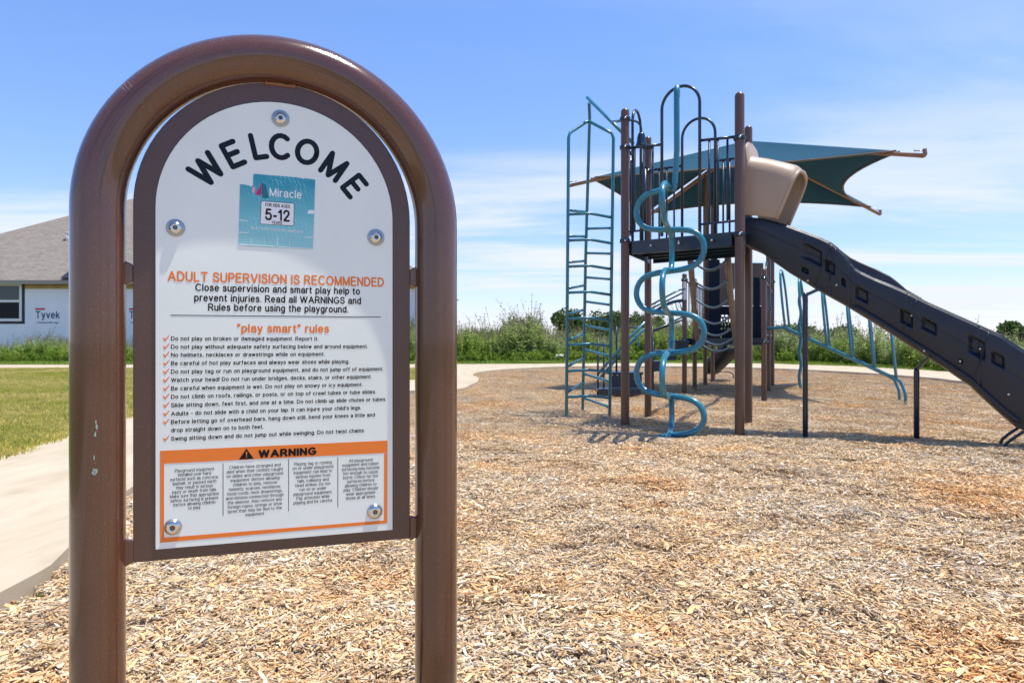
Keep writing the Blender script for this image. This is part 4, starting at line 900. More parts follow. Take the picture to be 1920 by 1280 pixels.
# ------------------------------------------------------------------ PLAY STRUCTURE
play = empty('play_structure', (3.4, 10.0, 0), 'tall playground structure with teal climbers, dark wavy slide and teal shade canopy', 'playground')
PX = {1: (1.325, 8.0, 3.73), 2: (1.793, 9.0, 3.70), 3: (2.41, 7.23, 3.64), 4: (2.84, 8.2, 3.59), 5: (3.26, 12.9, 2.29), 6: (3.72, 13.9, 2.28),
      7: (4.33, 15.3, 4.60), 8: (4.76, 16.2, 4.70), 9: (4.21, 11.4, 2.22), 10: (4.96, 13.2, 2.95), 11: (5.68, 14.9, 2.90)}
PR = .0455
def post(i, r=PR, mat='post_brown'):
    x, y, h = PX[i]; mb = MB(); prof = [(0, r), (h-r*.9+.25, r)] + [(h+.25-r*.9+r*.9*math.sin(a), r*math.cos(a)) for a in [math.pi/2*k/6 for k in range(1, 7)]]
    mb.lathe((x, y, -.25), (0, 0, 1), prof, 20); return put('post', mb, mat, play)
posts = {i: post(i, .05 if i in (1, 3) else PR) for i in PX}
def V(i, z): return Vector((PX[i][0], PX[i][1], z))
def clamp(i, z, r=PR+.018, h=.052):
    mb = MB(); c = V(i, z); mb.lathe(c-Vector((0, 0, h/2)), (0, 0, 1), [(0, PR), (.004, r-.004), (.010, r), (h-.010, r), (h-.004, r-.004), (h, PR)], 20)
    o = put('clamp', mb, 'navy', posts[i])
    mb = MB(); d = Vector((-c.x+.15, -c.y, 0)).normalized(); mb.lathe(c+d*(r-.002), d, [(0, .013), (.006, .012), (.010, .006), (.011, 0)], 12); put('clamp_bolt', mb, 'steel', posts[i])
for i, z in ((1, 3.27), (1, 3.60), (1, 2.175), (3, 3.15), (3, 2.13), (2, 3.55), (2, 3.24), (4, 3.2), (5, 2.16), (6, 2.16), (9, 2.06), (10, 1.62), (11, 2.3), (5, 1.03), (9, 1.0), (6, 1.03), (10, 1.0)): clamp(i, z)
# decks
def deck(ids, z, name, sk, label=None):
    c = sum((V(i, z) for i in ids), Vector())/len(ids); P = [lerp(V(i, z), c, .03) for i in ids]
    mb = MB(); mb.prism(P, (0, 0, -.02)); o = put(name, mb, 'navy', play, fix=True, label=label)
    for a, b in zip(ids, ids[1:]+ids[:1]):
        p, q = lerp(V(a, z), c, .05), lerp(V(b, z), c, .05); d = (q-p).normalized(); mb = MB(); mb.beam(p+d*.05+Vector((0, 0, -sk/2-.021)), q-d*.05+Vector((0, 0, -sk/2-.021)), .02, sk); put('deck_skirt', mb, 'navy', o)
    mb = MB()
    for t in (.25, .5, .75):
        a = lerp(V(ids[0], z-.075), V(ids[-1], z-.075), t); b = lerp(V(ids[1], z-.075), V(ids[2], z-.075), t); mb.beam(lerp(a, b, .06), lerp(a, b, .94), .03, .10)
    put('deck_joist', mb, 'navy', o); return o
d1 = deck([1, 3, 4, 2], 2.17, 'tower_deck', .13)
for t in (.25, .5, .78):
    p = lerp(V(1, 2.095), V(3, 2.095), t); n_ = Vector((-.57, -.82, 0)); mb = MB(); mb.lathe(p+n_*.03, n_, [(0, .014), (.006, .012), (.010, 0)], 12); put('deck_bolt', mb, 'steel', d1)
# white slots of light in the skirt's folded lip are perforations in a bracket strip below the deck
d2 = deck([5, 9, 10, 11, 8, 7, 6], 1.06, 'lower_deck', .10)

def rail_bar(pts, r, name='rail', mat='navy', parent=play, seg=10): mb = MB(); mb.tube(pts, r, seg); return put(name, mb, mat, parent)
def arch_pts(a, b, z0, zt, n=16):
    a = Vector(a); b = Vector(b); r = (b-a).length/2; out = [Vector((a.x, a.y, z0)), Vector((a.x, a.y, zt-r))]; c = (a+b)/2; d = (b-a).normalized()
    for k in range(1, n): an = math.pi*k/n; out.append(Vector((c.x, c.y, 0))-Vector((d.x, d.y, 0))*r*math.cos(an)+Vector((0, 0, zt-r+r*math.sin(an))))
    return out+[Vector((b.x, b.y, zt-r)), Vector((b.x, b.y, z0))]
def guard(i, j, zt1, zt2, t0, t1, arch_top, bal, zb=2.28, label=None, seg_r=.0155):
    """guard rail between posts i and j with an arch between parameters t0 and t1 and balusters at the parameters bal"""
    def at(t, z): p = lerp(V(i, 0), V(j, 0), t); return Vector((p.x, p.y, z))
    def zt(t): return lerp(zt1, zt2, t)
    main = rail_bar(arch_pts(at(t0, 0), at(t1, 0), 2.19, arch_top), .0175, 'guard_arch', 'navy')
    rail_bar([at(.04, zt(.04)), at(t0, zt(t0))], .016, 'guard_rail', 'navy', main); rail_bar([at(t1, zt(t1)), at(.96, zt(.96))], .016, 'guard_rail', 'navy', main)
    for t in bal: rail_bar([at(t, 2.19 if t0 < t < t1 else zb), at(t, zt(t)-.01 if not t0 < t < t1 else zt(t))], .0125, 'baluster', 'navy', main)
    for a, b in ((.04, t0), (t1, .96)): rail_bar([at(a, zb), at(b, zb)], .0125, 'guard_rail', 'navy', main)
    return main
def tpx(i, j, px):
    """parameter along post line i-j seen at pixel column px"""
    k = (px-960)/F; a = V(i, 0); b = V(j, 0); return (k*a.y-a.x)/((b.x-a.x)-k*(b.y-a.y))
guard(1, 3, 3.26, 3.17, tpx(1, 3, 1241), tpx(1, 3, 1312), 3.84, [tpx(1, 3, x) for x in (1190, 1207, 1224, 1330, 1346, 1364)])
g2 = guard(2, 4, 3.25, 3.22, tpx(2, 4, 1279), tpx(2, 4, 1341), 3.80, [tpx(2, 4, x) for x in (1236, 1250, 1264, 1356, 1368)])
g3 = guard(1, 2, 3.27, 3.27, .30, .66, 3.86, [.12, .22, .75, .87])
# top pole of the spiral, braced to the front arch; bell
mb = MB()
arm = bez([V(1, 3.60)+Vector((.05, .02, 0)), V(1, 3.61)+Vector((.16, .12, 0)), V(1, 3.57)+Vector((.215, .17, 0)), V(1, 3.47)+Vector((.225, .18, 0))], 6); bell_c = arm[-1]
bell = rail_bar(arm, .013, 'bell_arm')
mb.lathe(bell_c+Vector((0, 0, .03)), (0, 0, -1), [(0, .0), (.002, .030), (.02, .040), (.06, .050), (.12, .058), (.155, .072), (.165, .076), (.166, .066), (.12, .05), (.04, .04)], 20); put('bell', mb, 'navy', bell)
mb = MB(); mb.cyl(bell_c+Vector((0, 0, -.12)), bell_c+Vector((0, 0, -.17)), .014, 10); put('clapper', mb, 'steel_dark', bell)

# serpentine climber
DV = Vector((.844, -.536, 0)).normalized(); NV = Vector((-DV.y, DV.x, 0))*-1
if NV.y > 0: NV = -NV
AX = Vector((1.648, 7.15, 0)); ZC_ = [2.60, 2.17, 1.735, 1.30, .88, .43, .03]
def serp(vec, amps, last):
    P = []
    for k in range(6):
        z0, z1 = ZC_[k], ZC_[k+1]; sg = 1 if k % 2 else -1; am = amps[k % 2]
        for q in range(17):
            if q == 16 and k < 5: continue
            th = math.pi*q/16; off = sg*am*(abs(math.sin(th))**.55); zz_ = (z0+z1)/2+(z0-z1)/2*(.90*math.cos(th)+.10*(1-2*th/math.pi)); P.append(AX+vec*off+Vector((0, 0, zz_)))
    for t in (.35, .75, 1.1): P.append(AX+vec*last*t+Vector((0, 0, ZC_[-1]-.10*t)))
    # relax so that the tube bends evenly
    for _ in range(2): P = [P[0]]+[(P[i-1]+P[i]*2+P[i+1])/4 for i in range(1, len(P)-1)]+[P[-1]]
    return P
top_pole = Vector((1.66, 7.08, 0))
mb = MB(); tp = AX+DV*.05; mb.tube([AX+Vector((0, 0, 2.60)), tp+Vector((0, 0, 2.585)), tp+Vector((.012, 0, 2.66)), tp+Vector((.03, .0, 3.0)), Vector((1.70, 7.05, 3.57)), Vector((1.705, 7.06, 3.62)), Vector((1.73, 7.14, 3.655)), Vector((1.78, 7.3, 3.62)), lerp(V(1, 3.80), V(3, 3.80), .47)], [.03]*6+[.026, .02, .018], 14)
sc_ = put('spiral_climber', mb, 'teal', play, label='straight teal pole above the serpentine tubes')
mb = MB(); mb.tube(serp(DV, (.37, .37), -.28), .0305, 14); put('serpentine_tube', mb, 'teal', sc_)
mb = MB(); mb.tube(serp(Vector((.33, .94, 0)), (.62, .24), -.62), .0295, 14); put('serpentine_tube', mb, 'teal', sc_)

# three rail ladder
LA, LB, LC = Vector((.712, 8.95, 0)), Vector((1.0, 9.7, 0)), Vector((1.300, 9.1, 0)); LT = Vector((1.045, 9.25, 3.98))
def lat(base, px_top, z): return Vector((base.x, base.y, z))
tops = [Vector((.742, 8.95, 3.70)), Vector((1.075, 9.55, 4.30)), Vector((1.345, 9.05, 3.72))]
mb = MB(); mb.tube([LA+Vector((0, 0, -.2)), lerp(LA, tops[0], .5)+Vector((0, 0, 0)), tops[0]-Vector((0, 0, .03)), tops[0]+Vector((.02, .02, .04)), LT-Vector((.04, 0, .01)), LT], .022, 10)
lad = put('ladder_climber', mb, 'teal2', play, label='left teal upright of the ladder')
mb = MB(); mb.tube([LB+Vector((0, 0, -.2)), lerp(LB, tops[1], .5), tops[1]-Vector((0, .1, .2)), LT+Vector((.0, 0, .25))], .022, 10); put('upright', mb, 'teal2', lad)
mb = MB(); mb.tube([LC+Vector((0, 0, -.2)), lerp(LC, tops[2], .5), tops[2]-Vector((0, 0, .03)), tops[2]+Vector((-.02, .01, .04)), LT], .022, 10); put('upright', mb, 'teal2', lad)
mb = MB(); t0_ = W(1101, 183, 9.25); t1_ = W(1187, 269, 8.45); mb.tube([t0_, t1_], .022, 10); put('top_bar', mb, 'teal2', lad)
mb = MB(); mb.tube([lerp(t0_, t1_, .55), V(1, 3.60)+Vector((-.02, .05, 0))], .018, 10); put('brace', mb, 'teal2', lad)
for k in range(8):
    z = .27+.342*k
    a = lerp(LA, tops[0], z/3.7); b = lerp(LC, tops[2], z/3.7); a.z = b.z = z; m_ = (a+b)/2+Vector((0, -.04, .015)); b.z -= .02
    rail_bar([a, m_, b], .019, 'rung', 'teal2', lad)
    z2 = z+.15 if k < 8 else z; a = lerp(LA, tops[0], z2/3.7); c = lerp(LB, tops[1], z2/4.3); a.z = z+.055; c.z = z+.155; rail_bar([a, c], .018, 'rung', 'teal2', lad)
    z3 = .16+.34*k; c = lerp(LB, tops[1], z3/4.3); b = lerp(LC, tops[2], z3/3.7); c.z = z3+.045; b.z = z3-.035; rail_bar([c, lerp(c, b, .8), b], .018, 'rung', 'teal2', lad)

# slide: near wall plane runs along DV from NW0
HW = .27; CS = Vector((2.68, 7.65, 0)); NW0 = CS+NV*HW; FW0 = CS-NV*HW
def tslide(px, o=NW0): k = (px-960)/F; return (k*o.y-o.x)/(DV.x-k*DV.y)
def zslide(px, py, o=NW0): t = tslide(px, o); D = o.y+DV.y*t; return CAM_H+(640-py)/F*D
top_px = [(1399, 407), (1430, 410), (1457, 417), (1480, 424), (1505, 433), (1535, 444), (1556, 454), (1568, 463), (1581, 476), (1592, 490), (1602, 503), (1613, 510), (1640, 523), (1668, 534), (1700, 548), (1741, 568), (1809, 598), (1879, 629), (1920, 657), (1990, 715), (2050, 745), (2130, 752)]
bot_px = [(1399, 458), (1426, 470), (1450, 488), (1477, 507), (1505, 524), (1530, 540), (1581, 568), (1632, 599), (1664, 619), (1696, 640), (1740, 668), (1775, 691), (1820, 722), (1848, 749), (1884, 781), (1905, 798), (1925, 806), (1990, 812), (2130, 815)]
def prof(lst):
    T = [(tslide(x), zslide(x, y)) for x, y in lst]
    def f(t):
        if t <= T[0][0]: return T[0][1]
        for (a, b), (c, d) in zip(T, T[1:]):
            if t <= c: q = (t-a)/(c-a); return b+(d-b)*q
        return T[-1][1]
    return f
fT, fB = prof(top_px), prof(bot_px)
_fB = fB
def fB(t): return max(.10, _fB(t))
def fT2(t): return max(fB(t)+.20, fT(t))
TE = tslide(2080)
def far_hump(t):
    px0, px1 = 1588, 1715
    # raised far wall, smooth bump
    a = tslide(1575, FW0); b = tslide(1730, FW0)
    if t < a or t > b: return 0
    zz = [(1575, 470), (1594, 484), (1610, 492), (1640, 505), (1668, 519), (1680, 528), (1700, 545), (1730, 562)]
    T = [(tslide(x, FW0), zslide(x, y, FW0)) for x, y in zz]
    for (p, q), (r, s_) in zip(T, T[1:]):
        if p <= t <= r: return max(0, q+(s_-q)*(t-p)/(r-p)-fT2(t))
    return 0
NS = 400
pocks = [(1497, 1541, 458, 494), (1544, 1566, 487, 514), (1576, 1586, 520, 538), (1599, 1628, 538, 566), (1684, 1712, 580, 612), (1722, 1757, 597, 624), (1810, 1848, 630, 672), (1855, 1884, 660, 688), (1500, 1516, 500, 512), (1797, 1806, 672, 681)]
def pocket_depth(px, py):
    d = 0
    for i, (x0, x1, y0, y1) in enumerate(pocks):
        # pockets follow the slide's fall: shear by slope .52
        yy = py-.52*(px-(x0+x1)/2); w_ = (x1-x0)/2; h_ = (y1-y0)/2*.92
        dx = min((px-x0)/(w_*.9), (x1-px)/4.0); dy = min((yy-(y0+y1)/2+h_)/4.5, ((y0+y1)/2+h_-yy)/(h_*.6)); q = max(0, min(1, dx, dy)); d = max(d, q*q*(3-2*q))
    return d
mb = MB(); NR = 60; rows = []
for i in range(NS+1):
    t = TE*i/NS; zt_, zb_ = fT2(t), fB(t); base = NW0+DV*t; r_ = []
    for j in range(NR+1):
        v = j/NR; z = lerp(zb_, zt_, v); p = Vector((base.x, base.y, z)); px = 960+p.x/p.y*F; py = 640+(CAM_H-z)/p.y*F
        dep = .048*pocket_depth(px, py)
        # shoulder: wall leans in a little above the middle crease, rolled top edge
        lean = .020*max(0, (v-.62)/.38)**2*1.0 + (.020 if v > .97 else 0) + (.010 if .60 < v < .63 else 0)
        belly = .030*(1-v)**3
        seam = 0
        for sx in (1556, 1592, 1702, 1838):
            if abs(px-(sx+(640-py)*-.0)-0-(py-(-(0)))*0) < 1.6: seam = .006
        r_.append(p-NV*(dep+lean+belly+seam))
    rows.append(r_)
vs = [p for r_ in rows for p in r_]; n1 = NR+1
mb.add(vs, [(i*n1+j, (i+1)*n1+j, (i+1)*n1+j+1, i*n1+j+1) for i in range(NS) for j in range(NR)], 0, True)
# the rest of the channel: rolled lips, inside walls, bed, far wall, underside
def sect(t):
    zt_, zb_ = fT2(t), fB(t); zf = zt_+far_hump(t); bed = lerp(zb_, zt_, .36); b = CS+DV*t
    def q(o, z): return b+NV*o+Vector((0, 0, z))
    i0 = HW-.040
    return [q(HW-.040, zt_), q(HW-.048, zt_+.010), q(HW-.066, zt_+.010), q(HW-.075, zt_-.01), q(HW-.085, bed+.05), q(HW-.12, bed+.006), q(0, bed-.01), q(-HW+.12, bed+.006), q(-HW+.085, bed+.05), q(-HW+.075, zf-.01), q(-HW+.066, zf+.01), q(-HW+.042, zf+.01), q(-HW+.035, zf-.01), q(-HW+.01, lerp(zb_, zt_, .5)), q(-HW+.03, zb_), q(-HW+.07, zb_-.018), q(0, zb_-.022), q(HW-.08, zb_-.018), q(HW-.030, zb_)]
SS = [sect(TE*i/NS) for i in range(NS+1)]; m1 = len(SS[0])
mb.add([p for s_ in SS for p in s_], [(i*m1+j, i*m1+j+1, (i+1)*m1+j+1, (i+1)*m1+j) for i in range(NS) for j in range(m1-1)], 0, True)
mb.add(SS[0][:], [tuple(range(m1))]); 
slide = put('slide', mb, 'slide', play, label='dark navy plastic wavy slide')
# lower flange along the near side
mb = MB(); fl = []
for i in range(40): t = lerp(tslide(1600), tslide(1915), i/39); fl.append(NW0+DV*t+NV*.004+Vector((0, 0, fB(t)+.035+.02*(i/39))))
mb.tube(fl, [.006]+[.020]*38+[.006], 8); put('side_rib', mb, 'slide', slide)
for (px, py, dep) in ((1568, 534, .01), (1626, 540, .02), (1709, 591, .02), (1838, 654, .02), (1733, 657, -.012), (1800, 677, .01), (1891, 739, .0), (1515, 526, -.012)):
    t = tslide(px); D = NW0.y+DV.y*t; p = NW0+DV*t; p.z = CAM_H+(640-py)/F*D; mb = MB(); mb.lathe(p-NV*dep, NV, [(0, .013), (.006, .012), (.011, .005), (.012, 0)], 12); put('slide_bolt', mb, 'steel', slide)
for sx in (1543, 1558, 1703, 1838):     # moulded joints standing proud of the wall
    mb = MB(); P = []
    for k in range(9):
        v = .04+.93*k/8; px = sx+(8*(.5-v)*-2 if sx != 1558 else 0); t = tslide(px+ (v-.5)*18); P.append(NW0+DV*t+NV*(.001-.020*max(0, (v-.62)/.38)**2-.03*(1-v)**3)+Vector((0, 0, lerp(fB(t), fT2(t), v))))
    mb.tube(P, .0045, 6); put('moulded_joint', mb, 'slide', slide)
# supports
for (bx, by, pt, pb) in ((2.99, 6.96, (1507, 548), None), (4.03, 6.80, (1718, 688), None)):
    tz = CAM_H+(640-pt[1])/F*by; mb = MB(); mb.tube([(bx, by, -.2), (bx, by, tz-.05), (bx, by, tz)], [.026, .026, .018], 12); sp_ = put('slide_support', mb, 'navy', play)
    q = Vector((bx, by, tz)); tt = (q-NW0).dot(DV)+.12; e = NW0+DV*tt; e.z = fB(tt)+.02; mb = MB(); mb.beam(q-Vector((0, 0, .03)), e, .016, .03); put('support_strap', mb, 'navy', sp_)
b0 = CS+DV*(tslide(1896)-.0); mb = MB()
for sg_ in (1, -1):
    mb = MB(); o_ = NV*.2*sg_; mb.tube(bez([b0+o_+DV*-.06+Vector((0, 0, -.1)), b0+o_+DV*-.05+Vector((0, 0, .03)), b0+o_+DV*.0+Vector((0, 0, .10)), b0+o_+DV*.10+Vector((0, 0, .19))], 5), .014, 8); put('slide_foot', mb, 'navy', slide)
# hood over the slide entry: inverted U shell
def hood():
    mb = MB(); secs = []
    topc = [(1398, 262), (1404, 290), (1440, 296), (1470, 303), (1487, 307), (1497, 316)]
    botc = [(1398, 404), (1404, 404), (1422, 406), (1440, 408), (1452, 410), (1457, 411)]
    for (tx, ty), (bx, by) in zip(topc, botc):
        tt, zt_ = tslide(tx), zslide(tx, ty); tb, zb_ = tslide(bx), zslide(bx, by); r = min(.17, (zt_-zb_)*.4); ring = []
        def pt(o, z): k = (z-zb_)/(zt_-zb_); b = CS+DV*lerp(tb, tt, k); return b+NV*o+Vector((0, 0, z))
        HWW = HW+.035
        for z in (zb_, lerp(zb_, zt_-r, .33), lerp(zb_, zt_-r, .66), zt_-r): ring.append(pt(HWW, z))
        for k in range(1, 6): a = math.pi/2*k/5; ring.append(pt(HWW-r+r*math.cos(a), zt_-r+r*math.sin(a)))
        ring.append(pt(0, zt_+.012))
        for k in range(5, 0, -1): a = math.pi/2*k/5; ring.append(pt(-HWW+r-r*math.cos(a), zt_-r+r*math.sin(a)))
        for z in (zt_-r, lerp(zb_, zt_-r, .66), lerp(zb_, zt_-r, .33), zb_): ring.append(pt(-HWW, z))
        secs.append(ring)
    n = len(secs[0]); mb.add([p for s_ in secs for p in s_], [(i*n+j, i*n+j+1, (i+1)*n+j+1, (i+1)*n+j) for i in range(len(secs)-1) for j in range(n-1)], 0, True)
    o = put('slide_hood', mb, 'tan_plastic', play); sm = o.modifiers.new('shell', 'SOLIDIFY'); sm.thickness = .03; sm.offset = 0
    b = o.modifiers.new('bevel', 'BEVEL'); b.width = .008; b.segments = 2; b.angle_limit = R(50); b.limit_method = 'ANGLE'
    # inner flared rim along the front edge
    mb = MB(); mb.tube(secs[-1], .022, 8); put('hood_rim', mb, 'tan_plastic', o)
hood()

# canopy: four arms, four ruled cloth faces with scooped edges
cA, cB, cC, cD = W(1728, 283, 10.85), W(1648, 395, 16.0), W(1200, 410, 16.6), W(1070, 341, 14.2)
APX = W(1400, 264, 14.0)
def scoop(a, b, s, lift=0):
    m_ = (a+b)/2; c = Vector((APX.x, APX.y, m_.z))
    def f(u): p = lerp(a, b, u); return p+(c-m_).normalized()*s*4*u*(1-u)+Vector((0, 0, lift*4*u*(1-u)))
    return f
def cloth_face(a, b, s, lift=0, sag=.05):
    mb = MB(); f = scoop(a, b, s, lift); NU, NV_ = 32, 10; vs = []
    for i in range(NU+1):
        u = i/NU; e = f(.02+.96*u)
        for j in range(NV_+1): v = j/NV_; vs.append(lerp(APX, e, .02+.96*v)+Vector((0, 0, -sag*4*v*(1-v)*4*u*(1-u)*1.0)))
    n = NV_+1; mb.add(vs, [(i*n+j, (i+1)*n+j, (i+1)*n+j+1, i*n+j+1) for i in range(NU) for j in range(NV_)], 0, True)
    o = put('canopy_cloth', mb, 'cloth', play); q = o.modifiers.new('thickness', 'SOLIDIFY'); q.thickness = .006; q.offset = 0
    mb = MB(); mb.tube([lerp(APX, f(.02+.96*i/30), .98) for i in range(31)], .018, 6); put('cloth_hem', mb, 'tan_hem', o); return o
M['tan_hem'] = flat('dark tan hem webbing', (.13, .10, .075), .7)
def inset(p, k=.045): return lerp(p, APX, k)
iA, iB, iC, iD = inset(cA, .06), inset(cB, .03), inset(cC), inset(cD, .09)
cloth_face(iD, iA, .25, .02); cloth_face(iA, iB, .80, .0); cloth_face(iB, iC, 1.0, .02); cloth_face(iC, iD, .10, .0)
hub = APX+Vector((0, 0, -.10))
first = None
for p in (cA, cB, cC, cD):
    mb = MB(); mb.tube([hub, p+Vector((0, 0, -.075))], .036, 10); o = put('canopy_arm', mb, 'tan_paint', play)
    d = (p-hub).normalized(); mb = MB(); e = p+Vector((0, 0, -.075)); mb.tube(bez([e-d*.04, e+d*.03, e+d*.055+Vector((0, 0, .04)), e+d*.05+Vector((0, 0, .11))], 4), [.036]*9+[.030]*4, 10)
    put('arm_hook', mb, 'tan_paint', o)
    mb = MB(); q = lerp(p, hub, .035); mb.tube([q+Vector((0, 0, -.0)), p+d*.03+Vector((0, 0, .0))], .010, 8); put('turnbuckle', mb, 'steel', o)
for i in (7, 8, 10, 11):      # masts carrying the hub arms
    pass
for i, tg in ((7, .26), (8, .30)):
    pass
mast_t = {}
for (x, y) in ((4.25, 14.9), (4.52, 15.2)):
    z = hub.z-.35; mb = MB(); mb.tube([(x, y, 1.05), (x, y, z), tuple(lerp(Vector((x, y, z)), hub, .7))], [.055, .055, .045], 12); put('canopy_mast', mb, 'navy' if x > 4.3 else 'panel_brown', play)
mb = MB(); mb.cyl(hub+Vector((0, 0, -.12)), hub+Vector((0, 0, .06)), .09, 16); put('canopy_hub', mb, 'tan_paint', play)

# curved rung climber from the lower deck up to the tower
sA0, sA1 = W(1294, 478, 8.75), W(1309, 645, 12.3); sB0, sB1 = W(1364, 476, 8.45), W(1380, 648, 11.8)
def strg(a, b, t): p = lerp(a, b, t); p.z += .10*math.sin(math.pi*t)*-1; return p
mb = MB(); mb.tube([strg(sA0, sA1, k/10) for k in range(11)], .040, 10); arcl = put('chain_ramp', mb, 'panel_brown', play, label='left brown stringer of the curved ladder')
mb = MB(); mb.tube([strg(sB0, sB1, k/10) for k in range(11)], .040, 10); put('stringer', mb, 'panel_brown', arcl)
for t in (.03, .17, .33, .50, .66, .82, .95):
    a, b = strg(sA0, sA1, t), strg(sB0, sB1, t); P = [lerp(a, b, k/10)+Vector((0, -.05, -.15))*math.sin(math.pi*k/10) for k in range(11)]
    mb = MB(); mb.tube(P, .016, 8); put('curved_rung', mb, 'navy_shine', arcl)

# low level panels
def slab(x0, x1, z0, z1, y, mat, name, th=.02, parent=play, ang=0, label=None):
    mb = MB(); mb.box(((x0+x1)/2, y, (z0+z1)/2), (x1-x0, th, z1-z0), ang); return put(name, mb, mat, parent, bevel=.004, label=label)
def hole_panel(x0, x1, z0, z1, y, holes, mat, name, label=None, res=24):
    """panel with real openings, built from a filled curve"""
    c = bpy.data.curves.new(name, 'CURVE'); c.dimensions = '2D'; c.fill_mode = 'BOTH'; c.extrude = .010
    def spl(pts): s_ = c.splines.new('POLY'); s_.points.add(len(pts)-1); [setattr(s_.points[i], 'co', (p[0], p[1], 0, 1)) for i, p in enumerate(pts)]; s_.use_cyclic_u = True
    spl([(x0, z0), (x1, z0), (x1, z1), (x0, z1)])
    for h in holes: spl(h)
    o = bpy.data.objects.new(name, c); me = bpy.data.meshes.new_from_object(o); bpy.data.objects.remove(o)
    for v in me.vertices: v.co = Vector((v.co.x, y+v.co.z, v.co.y))-root_loc(play)
    me.materials.clear(); me.update(); return put(name, me, mat, play, label=label)
Y1 = 13.6
def xz(px, py, D=Y1): p = W(px, py, D); return (p.x, p.z)
def ell(px, py, rx, ry, n=20): return [xz(px+rx*math.cos(2*math.pi*k/n), py+ry*math.sin(2*math.pi*k/n)) for k in range(n)]
x0_, z1_ = xz(1350, 493); x1_, z0_ = xz(1431, 573)
hole_panel(x0_, x1_, z0_, z1_, Y1, [ell(1392, 552, 19, 19)], 'panel_brown', 'tunnel_panel', 'brown plastic panel with a round hole')
x0_, z1_ = xz(1349, 574); x1_, z0_ = xz(1431, 640); rd = random.Random(4); hs = []
for (px, py, rx, ry) in ((1355, 592, 3.2, 2), (1362, 592, 3.2, 2), (1350.9+2, 600, 1.6, 4), (1358, 600, 1.7, 4.5), (1363, 600, 1.7, 4.5), (1368, 601, 1.6, 4), (1354, 608, 1.8, 2.4), (1360, 608.5, 2, 2.4), (1366, 608, 2, 2.4), (1353, 616, 2, 2.6), (1359, 615.5, 2, 2.4), (1365, 615.6, 2.2, 2.4), (1352, 631, 1.2, 2.2)):
    hs.append(ell(px, py, rx, ry, 8))
hole_panel(x0_, x1_, z0_, z1_, Y1, hs, 'navy_plastic', 'tree_panel', 'navy panel with a tree shape cut out of it')
slab(*[xz(1328, 0, 13.2)[0], xz(1349, 0, 13.2)[0]], xz(0, 638, 13.2)[1], xz(0, 487, 13.2)[1], 13.2, 'navy_plastic', 'upright_panel', .06)
slab(xz(1413, 0, 12.2)[0], xz(1424, 0, 12.2)[0], 1.06, xz(0, 520, 12.2)[1], 12.2, 'navy_plastic', 'upright_panel', .05)
def rails2(a, b, z0, z1, n, arch=None):
    a = Vector(a); b = Vector(b); mb = MB(); mb.tube([a+Vector((0, 0, z1)), b+Vector((0, 0, z1))], .018, 8); mb.tube([a+Vector((0, 0, z0)), b+Vector((0, 0, z0))], .014, 8); o = put('barrier', mb, 'navy', play)
    for k in range(n): t = (k+1)/(n+1); p = lerp(a, b, t); mb = MB(); mb.tube([p+Vector((0, 0, z0)), p+Vector((0, 0, z1))], .012, 6); put('baluster', mb, 'navy', o)
    if arch: mb = MB(); mb.tube(arch_pts(lerp(a, b, .30), lerp(a, b, .72), z0, arch), .016, 8); put('guard_arch', mb, 'navy', o)
rails2(V(6, 0), V(7, 0), 1.12, 2.14, 6); rails2(V(9, 0), V(10, 0), 1.12, 2.06, 6, 2.42); rails2(V(10, 0), V(11, 0), 1.12, 2.06, 6)
rails2(V(5, 0)+Vector((.05, .1, 0)), V(6, 0), 1.55, 2.14, 2)
mb = MB(); p = W(1284, 545, 12.84); mb.box(p+Vector((.0, -.002, -.0)), (.055, .004, .34), 0); put('warning_label', mb, 'hull', posts[5])

# transfer station with handrails, left of the lower deck
def stp(x0, x1, y0, y1, zt, zb, name): mb = MB(); mb.box(((x0+x1)/2, (y0+y1)/2, zt-.02), (x1-x0, y1-y0, .04)); o = put(name, mb, 'navy', play, bevel=.006); mb = MB(); mb.box(((x0+x1)/2, y0+.03, (zt-.04+zb)/2), (x1-x0-.04, .03, zt-.04-zb)); put('riser', mb, 'navy', o); return o
x_ = lambda px, D: (px-960)/F*D
tp_ = stp(x_(1140, 12.4), x_(1206, 12.4), 12.4, 13.3, .44, .17, 'transfer_platform')
stp(x_(1120, 12.1), x_(1202, 12.1), 12.0, 12.4, .165, .06, 'transfer_step'); stp(x_(1207, 12.7), x_(1236, 12.7), 12.5, 13.3, .64, .45, 'transfer_step'); stp(x_(1236, 12.9), x_(1264, 12.9), 12.6, 13.4, .84, .65, 'transfer_step'); stp(x_(1258, 13), x_(1286, 13), 12.7, 13.5, 1.02, .85, 'transfer_step')
for px in (1148, 1158, 1197): mb = MB(); p = W(px, 645, 12.37); q = W(px, 702, 12.37); mb.lathe(W(px, 703, 12.41), (0, -1, 0), [(0, .016), (.008, .013), (.012, 0)], 10); put('step_bolt', mb, 'steel', tp_)
for px, y0, y1, D in ((1121, 636, 740, 12.3), (1132, 636, 737, 12.9), (1156, 613, 697, 12.6), (1223, 612, 740, 12.5), (1224.5, 640, 733, 13.1)):
    mb = MB(); a = W(px, y0, D); b = W(px, y1, D); b.z = min(b.z, 0) if y1 > 700 else b.z; mb.tube([b, a], .018, 8); put('leg', mb, 'navy', play)
